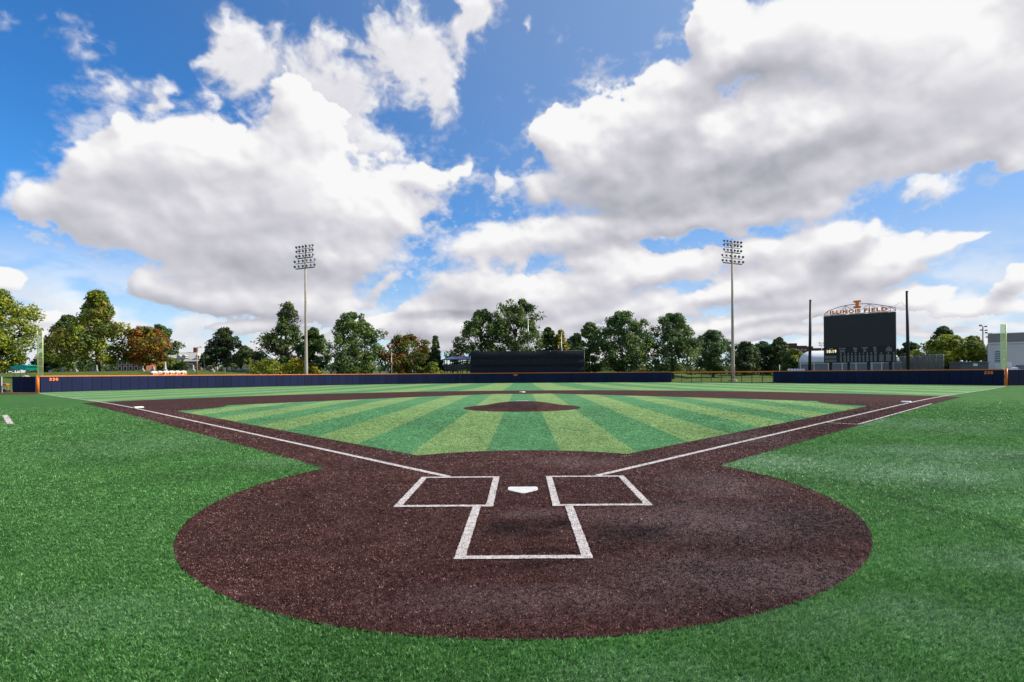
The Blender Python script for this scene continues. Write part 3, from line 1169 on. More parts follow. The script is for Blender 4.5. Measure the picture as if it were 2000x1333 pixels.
def zones(x, y):
    """0 foul green, 1 deep stripe, 2 pale stripe, 3 brown, 4 white line, -1 bare"""
    r = np.hypot(x, y)
    z = np.zeros(len(x), int)
    a = (y - np.abs(x)) / math.sqrt(2)             # distance inside the nearer foul line
    circle = r < 4.08
    path = (np.abs(a) < 0.98) & (y > 0) & (np.hypot(x, y - 18.44) < RA) | ((a > -1.02) & (a < .93) & (y > 0))
    fair = (a >= .93) & ~circle
    par = np.floor((x + .78) / 1.57).astype(int) % 2
    z[fair] = np.where(par[fair] == 0, 1, 2)
    for bx_, by_ in ((B, B), (0, 2 * B), (-B, B)):
        z[fair & (np.hypot(x - bx_, y - by_) < 4.0)] = 3
    z[fair & ((2 * B - y - np.abs(x)) / math.sqrt(2) < .93)] = 3
    z[circle | (path & ~fair)] = 3
    z[np.hypot(x, y - MC.y) < 2.85] = -1
    for s in (-1, 1):
        xx = x * s
        outer = in_box(xx, y, .375, 1.63, -.74, 1.19)
        inner = in_box(xx, y, .47, 1.535, -.655, 1.105)
        z[outer & ~inner] = 4
        z[(np.abs(y - xx) / math.sqrt(2) < .055) & (xx > 1.19) & (y > 1.19)] = 4
    o = in_box(x, y, -.63, .63, -2.63, -.742)
    i_ = in_box(x, y, -.53, .53, -2.545, -.742)
    z[o & ~i_] = 4
    plate = (np.abs(x) < .235) & (y < .44) & (y > np.abs(x) - .05)
    z[plate] = -1
    for ax, ay, bx_, by_, hw_ in ((-22.2, 15.5, -17.85, 11.2, .10), (-22.1, 15.4, -25.2, 12.3, .08), (-17.97, 11.32, -21.0, 8.2, .08)):
        L_ = math.hypot(bx_ - ax, by_ - ay)
        ux, uy = (bx_ - ax) / L_, (by_ - ay) / L_
        al = (x - ax) * ux + (y - ay) * uy
        z[(np.abs((x - ax) * uy - (y - ay) * ux) < hw_) & (al > 0) & (al < L_)] = 4
    s = (x - y) / math.sqrt(2)
    t_ = (x + y) / math.sqrt(2)
    z[(np.abs(s - .93) < .045) & (t_ > 13.7) & (t_ < 27.4)] = 4
    return z


def fibres():
    rg = np.random.RandomState(11)
    N = 1700000
    z0, z1 = 1.5, 30.0
    # fibres stand in small tufts that share a lean and a tint
    per = 4
    K = N // per
    dk = z0 * (z1 / z0) ** rg.rand(K)
    edge = rg.rand(K) < .20
    xk = np.where(edge, np.sign(rg.rand(K) - .5) * (1.12 * dk + 3.2 * rg.rand(K)), (rg.rand(K) * 2 - 1) * 1.14 * dk)
    dist = np.repeat(dk, per)
    sp = .0019 * np.clip(dist, 2.5, 14)
    x = np.repeat(xk, per) + rg.normal(0, 1, K * per) * sp
    y = dist + CAM_Y + rg.normal(0, 1, K * per) * sp
    N = K * per
    tid = np.repeat(np.arange(K), per)
    ta, tl, th, tc_ = rg.rand(K) * 2 * math.pi, rg.uniform(.1, 1.0, K), rg.uniform(.66, 1.22, K), rg.rand(K)
    zn = zones(x, y)
    keep = zn >= 0
    keep &= rg.rand(N) < np.clip((z1 - dist) / 8.0, 0, 1)
    x, y, zn, dist, tid = x[keep], y[keep], zn[keep], dist[keep], tid[keep]
    n = len(x)
    size = np.clip(dist / 5.2, .75, 3.6) * np.where(edge[tid], 1.5, 1.0)
    hgt = np.where(zn == 3, .013, np.where(zn == 4, .010, .021)) * (1 + .10 * (size - 1)) * rg.uniform(.75, 1.15, n) * th[tid]
    wid = np.where(zn == 3, .0042, .0040) * size * rg.uniform(.7, 1.3, n)
    # each tuft leans its own way, plus a broad nap that swings across the field
    nap = .9 * np.sin(x * .35 + 1.3 * np.sin(y * .22)) + .5 * np.sin(y * .6 + x * .11)
    ang = rg.rand(n) * 2 * math.pi
    lean = rg.uniform(.25, 1.25, n) * np.where(zn == 3, 1.5, 1.0)
    lx = np.cos(ang) * lean * .45 + .30 * np.cos(nap) + np.cos(ta[tid]) * tl[tid] * .75
    ly = np.sin(ang) * lean * .45 + .30 * np.sin(nap) + np.sin(ta[tid]) * tl[tid] * .75
    face = rg.rand(n) * math.pi
    wx, wy = np.cos(face) * wid, np.sin(face) * wid
    g = -1.225 * np.maximum(0, np.hypot(x, y) - 25) ** 2 / (np.maximum(0, np.hypot(x, y) - 25) ** 2 + 2480) + np.where(zn == 4, .014, .006)
    v = np.zeros((n, 3, 3), np.float32)
    v[:, 0] = np.stack([x - wx, y - wy, g], -1)
    v[:, 1] = np.stack([x + wx, y + wy, g], -1)
    v[:, 2] = np.stack([x + lx * hgt, y + ly * hgt, g + hgt], -1)
    for name, zs, mats in (('turf_pile', (0, 1, 2), [FM_FOUL, FM_DARK, FM_LITE]), ('brown_turf_pile', (3,), [FM_BROWN]), ('white_line_pile', (4,), [FM_WHITE])):
        sel = np.isin(zn, zs)
        vv = v[sel].reshape(-1, 3)
        ff = np.arange(len(vv)).reshape(-1, 3)
        me = np_mesh(name, vv, ff, mats, zn[sel] - zs[0])
        at_ = me.attributes.new('tuft', 'FLOAT', 'POINT')
        at_.data.foreach_set('value', np.repeat(tc_[tid[sel]], 3).astype(np.float32))
        o = link(name, me)
        o['kind'] = 'stuff'


fibres()
# ---------------------------------------------------------------- outfield wall
M_PAD = pmat('navy_pad', (.0075, .0125, .046), .65, .15, var=.06, vscale=1.2, objvar=.16)
M_CAP = pmat('orange_cap', (.78, .20, .035), .5, .35, var=.06, vscale=2)
M_ORANGE = pmat('orange_paint', (.80, .16, .02), .45, .4)
M_NUM = pmat('orange_number', (.85, .22, .05), .6, .3)
M_BLACK = pmat('black_paint', (.012, .012, .016), .5, .4)
M_NAVYMETAL = pmat('navy_metal', (.014, .016, .030), .4, .5)
WALL_H = 2.32


def wall(name, label, a0, a1, step, group=None, pads=True):
    """padded wall along the fence line between two bearings (degrees from centre field)"""
    m = (a0 + a1) / 2
    c = fence_pt(m)
    root = thing(name, label, 'wall', (c.x, c.y, 0), 0, group)
    n = max(1, int(round(abs(sum((fence_pt(a0 + (a1 - a0) * i / 40) - fence_pt(a0 + (a1 - a0) * (i + 1) / 40)).length for i in range(40))) / step)))
    P = [fence_pt(a0 + (a1 - a0) * i / n) for i in range(n + 1)]
    rail = MB()
    back = MB()
    rg = random.Random(int(a0 * 10))
    for i in range(n):
        p, q_ = P[i], P[i + 1]
        d = (q_ - p)
        L = d.length
        rz = math.atan2(d.y, d.x)
        mid = (p + q_) / 2
        zb = -drop(mid.length) + .05
        inw = Vector((d.y, -d.x, 0)).normalized()
        if inw.dot(mid) > 0:
            inw = -inw
        o = MB().box((0, 0, WALL_H / 2), (L - .025, .13, WALL_H), bev=.03).build('pad', M_PAD, root, False)
        o.location = mid - c + Vector((0, 0, zb)) + inw * (.02 + rg.uniform(0, .006))
        o.rotation_euler = (0, 0, rz + rg.uniform(-.012, .012))
        o.location.z -= 0
        back.box(mid - c + Vector((0, 0, zb + WALL_H / 2)) - inw * .09, (L + .02, .06, WALL_H - .1), rz)
        rail.box(mid - c + Vector((0, 0, zb + WALL_H + .06)), (L + .012, .17, .13), rz)
    back.build('backing_boards', M_BLACK, root)
    rail.build('top_cap', M_CAP, root)
    return root, c


wl, cl_ = wall('outfield_wall', 'sunlit navy padded wall with orange cap running along left field', -44.85, -7.0, 1.42, 'sections of the outfield wall')
wc, cc_ = wall('outfield_wall', 'dark navy padded wall with orange cap under the black batter screen', -6.98, 16.55, 1.42, 'sections of the outfield wall')
wr, cr2_ = wall('outfield_wall', 'shaded navy padded wall with orange cap below the big scoreboard', 26.8, 44.85, 1.42, 'sections of the outfield wall')


def wall_number(root, c, body, deg, h, wdt):
    p = fence_pt(deg)
    t_ = fence_pt(deg + .3) - fence_pt(deg - .3)
    rz = math.atan2(t_.y, t_.x)
    inw = Vector((t_.y, -t_.x, 0)).normalized()
    z = -drop(p.length) + .05 + WALL_H - .18 - h
    q_ = p - c + inw * .12 - t_.normalized() * wdt / 2
    lettering('distance_number', body, (q_.x, q_.y, z), wdt, h, .02, M_NUM, root, rz, .05)


wall_number(wl, cl_, '330', -44.0, .46, 1.10)
wall_number(wr, cr2_, '330', 43.9, .46, 1.10)
wall_number(wc, cc_, '400', -.75, .42, .95)

# foul poles: orange padded foot, fluorescent pole and screen above the wall
M_LIME = pmat('lime_paint', (.82, .86, .34), .45, .4)
M_LIMENET = netmat('lime_screen', (.80, .88, .40), .42)


def foul_pole(label, sgn):
    p = Vector((71.13 * sgn, 71.13, 0))
    zb = -drop(p.length)
    root = thing('foul_pole', label, 'foul pole', (p.x, p.y, zb), 0, 'foul poles')
    MB().tube([(0, 0, 0), (0, 0, WALL_H + .22)], .17, 12).build('padded_foot', M_ORANGE, root, True)
    H = 9.1
    MB().tube([(0, 0, WALL_H + .2), (0, 0, H)], .07, 10).build('pole', M_LIME, root, True)
    fr = MB()
    x0, x1 = -.07 * sgn, -.78 * sgn
    fr.tube([(x1, 0, WALL_H + .25), (x1, 0, H - .05)], .035, 8)
    zz = [WALL_H + .25 + (H - WALL_H - .3) * i / 5 for i in range(6)]
    for z in zz:
        fr.tube([(x0, 0, z), (x1, 0, z)], .03, 6)
    fr.build('screen_frame', M_LIME, root, True)
    sc = MB()
    sc.box(((x0 + x1) / 2, .0, (zz[0] + zz[-1]) / 2), (.68, .012, zz[-1] - zz[0]))
    sc.build('screen', M_LIMENET, root)
    return root


foul_pole('lime foul pole with mesh screen over the left field corner', -1)
foul_pole('lime foul pole with mesh screen in front of the big grey building', 1)


def stub(label, p0, p1, n):
    """plain padded wall in foul ground"""
    p0, p1 = Vector((*p0, 0)), Vector((*p1, 0))
    d = p1 - p0
    rz = math.atan2(d.y, d.x)
    m = (p0 + p1) / 2
    root = thing('corner_wall', label, 'wall', (m.x, m.y, -drop(100)), rz, 'foul ground walls')
    L = d.length / n
    for i in range(n):
        o = MB().box((0, 0, WALL_H / 2 + .06), (L - .03, .13, WALL_H), bev=.03).build('pad', M_PAD, root)
        o.location.x = -d.length / 2 + L * (i + .5)
    MB().box((0, .1, WALL_H / 2 + .04), (d.length, .05, WALL_H - .06)).build('backing_boards', M_BLACK, root)
    MB().box((d.length / 2 - .02, .02, WALL_H / 2 + .05), (.06, .2, WALL_H + .02)).build('end_post', pmat('galvanised', (.42, .43, .45), .4, .5, metal=.3), root)
    return root


stub('short navy padded wall left of the left field foul pole', (-75.1, 71.4), (-71.35, 71.15), 2)
stub('end of a navy padded wall with a grey post at the field gate', (-82.5, 71.5), (-76.7, 71.4), 3)
stub('navy padded wall right of the right field foul pole', (71.4, 71.15), (79.5, 71.9), 5)

# open rail fence right of centre
def rail_fence():
    c = fence_pt(21.6)
    root = thing('rail_fence', 'open black rail fence with orange top rail right of centre field', 'fence', (c.x, c.y, 0))
    A = np.linspace(16.62, 26.75, 11)
    P = [fence_pt(a) - c for a in A]
    zb = [-drop(fence_pt(a).length) for a in A]
    for i, p in enumerate(P):
        MB().box((p.x, p.y, zb[i] + 1.16), (.10, .10, 2.32)).build('post', M_BLACK, root)
    top, mid, bot = MB(), MB(), MB()
    for i in range(len(P) - 1):
        for b_, z, s in ((top, 2.36, .25), (mid, 1.22, .075), (bot, .10, .11)):
            a = P[i] + Vector((0, 0, zb[i] + z))
            e = P[i + 1] + Vector((0, 0, zb[i + 1] + z))
            d = e - a
            b_.box((a + e) / 2, (d.length + .01, .14 if s > .2 else .07, s), math.atan2(d.y, d.x))
    top.build('top_cap', M_CAP, root)
    mid.build('middle_rail', M_BLACK, root)
    bot.build('bottom_rail', M_BLACK, root)


rail_fence()
# pale walk behind the rail fence
pa = [tuple((fence_pt(a) * 1.006)[:2]) for a in np.linspace(16, 27.5, 14)]
pb = [tuple((fence_pt(a) * (1.035 + .012 * math.sin(a)))[:2]) for a in np.linspace(27.5, 16, 14)]
sheet('gravel_walk', pa + pb, .02, pmat('pale_gravel', (.46, .42, .36), .9, .1, var=.2, vscale=2), 3, terrain)

# batter's eye
BY = 126.5
x0, x1 = at(919, 700, BY).x, at(1140.5, 700, BY).x
zt = at(1030, 686, BY).z
zb = terrain(0, BY)
be = thing('batters_eye', 'wide black fabric screen standing behind the centre field wall', 'screen', ((x0 + x1) / 2, BY, zb))
hw = (x1 - x0) / 2
H = zt - zb
nx, nz = 60, 40
vs, fs = [], []
rg = random.Random(5)
ph = [rg.uniform(0, 6) for _ in range(12)]
for j in range(nz + 1):
    v = j / nz
    for i in range(nx + 1):
        u = i / nx
        seg = min(3, int(v * 4))
        f = (v * 4) % 1.0
        belly = .40 * (math.sin(math.pi * f) ** .8) * (1 - .55 * f) * (.75 + .25 * math.sin(u * 17 + ph[seg]))
        sag = -.05 * math.sin(u * math.pi * 7) ** 2 * (1 if v > .97 else 0)
        vs.append(((u - .5) * 2 * hw, -belly - .05 + .06 * math.sin(u * 9 + v * 3), v * H + sag))
for j in range(nz):
    for i in range(nx):
        a = j * (nx + 1) + i
        fs.append((a, a + 1, a + nx + 2, a + nx + 1))
MB().add(vs, fs).build('fabric', pmat('black_fabric', (.011, .012, .022), .75, .25, var=.2, vscale=1.5), be, True)
for k in range(8):
    x = -hw - .12 + (2 * hw + .24) * k / 7
    MB().tube([(x, .15, -.2), (x, .15, H + (.45 if k in (0, 7) else .1))], .07, 8).build('post', M_NAVYMETAL, be, True)
for z in (0.1, H * .25, H * .5, H * .75, H):
    MB().tube([(-hw, .15, z), (hw, .15, z)], .035, 6).build('cross_rail', M_NAVYMETAL, be, True)
M_TIE = pmat('white_tie', (.6, .6, .6), .6)
for u in (.14, .285, .57, .705):
    MB().box(((u - .5) * 2 * hw, -.06, H - .12), (.10, .06, .45)).build('corner_tie', M_TIE, be)

# slim poles behind it
M_GALV = pmat('galvanised', (.42, .43, .45), .4, .5)
for px, pt, Y, lb in ((964, 652, 140, 'short slim grey pole behind the left part of the black screen'), (1032, 613, 138, 'tallest slim grey pole rising behind the middle of the black screen'), (1097, 650, 140, 'slim grey pole in front of the yellow tree')):
    p = at(px, 727, Y)
    z0 = terrain(p.x, Y)
    top = at(px, pt, Y).z
    o = thing('slim_pole', lb, 'pole', (p.x, Y, z0), 0, 'slim poles behind the black screen')
    MB().tube([(0, 0, 0), (0, 0, top - z0)], [.13, .08], 8).build('shaft', M_GALV, o, True)
    MB().tube([(-.35, 0, top - z0), (.35, 0, top - z0)], .05, 6).build('crossbar', M_GALV, o, True)

# ---------------------------------------------------------------- floodlight towers
M_CONC = pmat('concrete_pole', (.36, .32, .26), .75, .25, var=.12, vscale=.6)
M_STEEL = pmat('dark_steel', (.055, .058, .068), .5, .5)
M_LAMP = pmat('lamp_housing', (.13, .135, .15), .35, .5, var=.1)
M_GLASS = pmat('lamp_glass', (.16, .18, .22), .12, .8)


def tower_lamp(root, loc, rz, tilt):
    M = Matrix.Translation(loc) @ Matrix.Rotation(rz, 4, 'Z') @ Matrix.Rotation(R(90) + tilt, 4, 'X')
    b_ = MB()
    b_.lathe([(.30, 0), (.31, .04), (.28, .17), (.18, .30), (.10, .35), (.10, .50), (0, .52)], 12, 0, M @ Matrix.Rotation(math.pi, 4, 'X'))
    o = b_.build('floodlight', M_LAMP, root, True)
    g_ = MB().lathe([(.28, -.012), (.25, .012), (0, .03)], 12, 0, M)
    g_.build('lens', M_GLASS, o, True)
    y_ = MB().tube([loc, (loc[0], loc[1], loc[2] - .45)], .035, 5)
    y_.build('bracket', M_STEEL, o)


def light_tower(label, px, pbase, ptop, Y, rz, arms_px):
    p = at(px, 727, Y)
    z0 = terrain(p.x, Y)
    H = at(px, ptop, Y).z - z0
    root = thing('light_tower', label, 'light tower', (p.x, Y, z0), rz, 'stadium light towers')
    zs = [at(px, q_, Y).z - z0 for q_ in arms_px]
    zsplit = zs[2]
    MB().tube([(0, 0, -.5), (0, 0, 2.5), (0, 0, zsplit * .5), (0, 0, zsplit)], [.44, .42, .31, .20], 14).build('pole', M_CONC, root, True)
    MB().tube([(0, 0, zsplit), (0, 0, H)], [.10, .08], 8).build('mast', M_STEEL, root, True)
    MB().lathe([(1.0, -.3), (1.0, .28), (.92, .34), (.6, .36)], 16).build('footing', pmat('footing_concrete', (.33, .29, .24), .9, .15, var=.15), root)
    rg = random.Random(int(px))
    for i, z in enumerate(zs):
        hw_ = 2.45 if i < 3 else 3.0
        thick = .12 if i in (2, 4) else .055
        MB().box((0, -.12, z - .28), (hw_ * 2, .16, thick * 2)).build('crossarm', M_STEEL, root)
        n = 6
        for k_ in range(n):
            x = -hw_ + 2 * hw_ * k_ / (n - 1)
            if abs(x) < .35:
                x += .4
            tower_lamp(root, (x * 1.06, -.3 - (.05 if k_ % 2 else 0), z + .22), rg.uniform(-.55, .55) + (.25 if x < 0 else -.25), rg.uniform(.30, .55))
    MB().tube([(0.05, -.62, 1.5), (0.05, -.62, 3.4)], .12, 6).build('junction_box', M_STEEL, root)
    return root


TL = light_tower('tall light tower left of the centre, rising behind the left field wall', 598, 728, 477, 122.0, R(-24), (484, 492.5, 502, 512, 522))
TR = light_tower('tall light tower standing behind the open rail fence', 1431.5, 744, 467, 122.0, R(24), (475, 482.5, 492, 503, 513))
# a third one stands beside the field to the right, throwing its shadow in
dup(TL, (85.5, 42.2, -.3), R(80), 'light tower to the right of the field, out of the picture', None)
# ---------------------------------------------------------------- trees
BARK = pmat('bark', (.075, .058, .045), .9, .1, var=.35, vscale=2.5, bump=.4, bscale=9)
BARK_L = pmat('pale_bark', (.17, .15, .12), .9, .1, var=.3, vscale=2.5, bump=.4, bscale=9)
L_GREEN = leafmat('green_leaves', (.056, .102, .022), (.125, .195, .044), (.235, .295, .082))
L_DARK = leafmat('dark_leaves', (.032, .060, .023), (.064, .105, .036), (.125, .17, .060))
L_BLUE = leafmat('blue_green_leaves', (.050, .102, .040), (.105, .185, .070), (.195, .28, .112))
L_LIME = leafmat('lime_leaves', (.11, .16, .014), (.25, .295, .026), (.42, .43, .05))
L_GOLD = leafmat('gold_leaves', (.20, .16, .014), (.36, .29, .024), (.55, .41, .04))
L_OLIVE = leafmat('olive_leaves', (.065, .072, .016), (.15, .145, .03), (.26, .21, .045))
L_RUST = leafmat('rust_leaves', (.13, .066, .018), (.29, .120, .026), (.46, .19, .038))
L_GREY = leafmat('grey_green_leaves', (.024, .030, .020), (.045, .052, .034), (.085, .088, .060))


def leaf_cloud(rg, cen, rad, per, size, spread=1.0, flat=.75):
    """clumps of small leaf-sized quads lying on the outside of soft balls"""
    k = len(cen)
    n = k * per
    c = np.repeat(cen, per, 0)
    r = np.repeat(rad, per)
    d = rg.normal(size=(n, 3))
    d /= np.linalg.norm(d, axis=1, keepdims=True)
    rr = r * np.clip(rg.normal(.80, .17, n), .15, 1.12)
    pos = c + d * rr[:, None] * np.array([1, 1, flat])
    nrm = d * spread + rg.normal(size=(n, 3)) * .55 + np.array([0, 0, .35])
    nrm /= np.linalg.norm(nrm, axis=1, keepdims=True)
    a = np.cross(nrm, rg.normal(size=(n, 3)))
    a /= np.linalg.norm(a, axis=1, keepdims=True) + 1e-9
    b = np.cross(nrm, a)
    s = size * rg.uniform(.55, 1.3, n)[:, None]
    a, b = a * s, b * s * .7
    v = np.stack([pos - a, pos - b * .9, pos + a, pos + b], 1)
    return v.reshape(-1, 3), np.arange(n * 4).reshape(-1, 4)


SHAPES = {
    'round': lambda t: math.sin(math.pi * min(1, max(0, t * .86 + .12))) ** .6,
    'oval': lambda t: math.sin(math.pi * min(1, max(0, t * .80 + .17))) ** .75,
    'cone': lambda t: max(.04, (1 - t) ** .8) * (.55 + .45 * min(1, t * 8)),
    'spire': lambda t: (.25 + .75 * math.sin(math.pi * min(1, .25 + t * .55)) ** 1.2) * (1 - t) ** .45 + .03,
    'broad': lambda t: math.sin(math.pi * min(1, max(0, t * .62 + .36))) ** .7,
    'peak': lambda t: (1.0 if t < .38 else 1.0 - .62 * sstep(.38, .66, t) - .22 * sstep(.66, 1.0, t)) * (.7 + .3 * sstep(0, .15, t)),
    'bush': lambda t: math.sqrt(max(0, 1 - t * t)) * .98 + .02,
}


def tree(name, label, cat, px, ptop, hwpx, Y, leaves, shape='round', seed=1, low=.10, clumps=150, per=70, leaf=.32, lean=0.0, gaps=.0, bark=None, group=None,
         bare=0, squash=.8, clump_r=.19, px_base=None, rough=.34):
    """tapered trunk with limbs; a crown of leaf clumps filling an uneven outline. leaves = list of (material, share)"""
    rg = np.random.RandomState(seed)
    p = at(px, 727, Y)
    z0 = terrain(p.x, Y)
    H = max(.8, at(px, ptop, Y).z - z0)
    hw = 1.10 * hwpx / F * (Y - CAM_Y)
    root = thing(name, label, cat, (p.x, Y, z0), 0, group)
    zl = H * low
    fsh = SHAPES[shape]
    # lumpy outline: radius changes with bearing and height
    ph = rg.uniform(0, 6.28, 6)

    def rmax(t, az):
        k = 1 + rough * (.5 * math.sin(az * 2 + ph[0] + t * 4) + .35 * math.sin(az * 3 + ph[1] - t * 7) + .35 * math.sin(az * 5 + ph[2] + t * 11))
        return hw * fsh(t) * k
    clumps = int(clumps * 1.35) if clumps < 150 else clumps
    cen, rad = [], []
    tries = 0
    while len(cen) < clumps and tries < clumps * 30:
        tries += 1
        t = rg.rand() ** .9
        az = rg.rand() * 6.283
        R_ = rmax(t, az)
        q_ = math.sqrt(rg.rand()) * .98
        if rg.rand() > (.25 + .75 * q_):
            continue
        cr_ = hw * clump_r * rg.uniform(.65, 1.35) * (.65 + .5 * fsh(t))
        r_ = max(0, R_ * q_ - cr_ * .22)
        z = zl + (H - zl - cr_ * .5) * t
        c = np.array([r_ * math.cos(az) + lean * t * hw, r_ * math.sin(az) * .92, max(z, zl * .7)])
        if gaps and (math.sin(c[0] * .9 + ph[3]) * math.sin(c[2] * .8 + ph[4]) > 1 - gaps * 1.6):
            continue
        cen.append(c)
        rad.append(cr_)
    cen, rad = np.array(cen), np.array(rad)
    # trunk and limbs
    tb = MB()
    tr = max(.08, H * .021)
    top = H * (.82 if shape in ('cone', 'spire') else .62)
    bend = rg.uniform(-.03, .03, 2) * H
    trunk_pts = [(0, 0, -.4), (0, 0, H * .05), (bend[0] * .4, bend[1] * .4, H * .25), (bend[0] + lean * hw * .4, bend[1], top)]
    tb.tube(trunk_pts, [tr * 1.45, tr * 1.05, tr * .85, tr * .22], 9)
    if shape != 'bush':
        order = rg.permutation(len(cen))[:18]
        for i in order:
            c = cen[i]
            zs = min(max(zl * .9, c[2] * rg.uniform(.45, .75)), top * .95)
            f = zs / top
            st = Vector((bend[0] * f * f, bend[1] * f * f, zs))
            e = Vector(c)
            m1 = st.lerp(e, .5) + Vector((0, 0, -.06 * (e - st).length))
            tb.tube([st, m1, e], [tr * .42, tr * .28, tr * .07], 6)
    for i in range(bare):
        az = rg.rand() * 6.28
        e = Vector((math.cos(az) * hw * rg.uniform(.1, .75), math.sin(az) * hw * .4, H * rg.uniform(.82, 1.02)))
        st = Vector((e.x * .25, e.y * .25, H * .5))
        tb.tube([st, st.lerp(e, .55) + Vector((rg.uniform(-.3, .3), 0, .2)), e], [tr * .34, tr * .18, tr * .05], 5)
        for j in range(7):
            s2 = st.lerp(e, rg.uniform(.45, .98))
            e2 = s2 + Vector((rg.uniform(-1, 1) * hw * .22, rg.uniform(-.5, .5), rg.uniform(.03, .16) * H))
            tb.tube([s2, s2.lerp(e2, .6) + Vector((0, 0, .1)), e2], [tr * .13, tr * .09, tr * .035], 4)
    tb.build('trunk', bark or BARK, root, True)
    v, f = leaf_cloud(rg, cen, rad, per, leaf, 1.0, squash)
    share = np.array([s for _, s in leaves], float)
    pick = rg.choice(len(leaves), len(cen), p=share / share.sum())
    me = np_mesh('crown', v, f, [m_ for m_, _ in leaves], np.repeat(pick, per))
    link('crown', me, root)
    return root


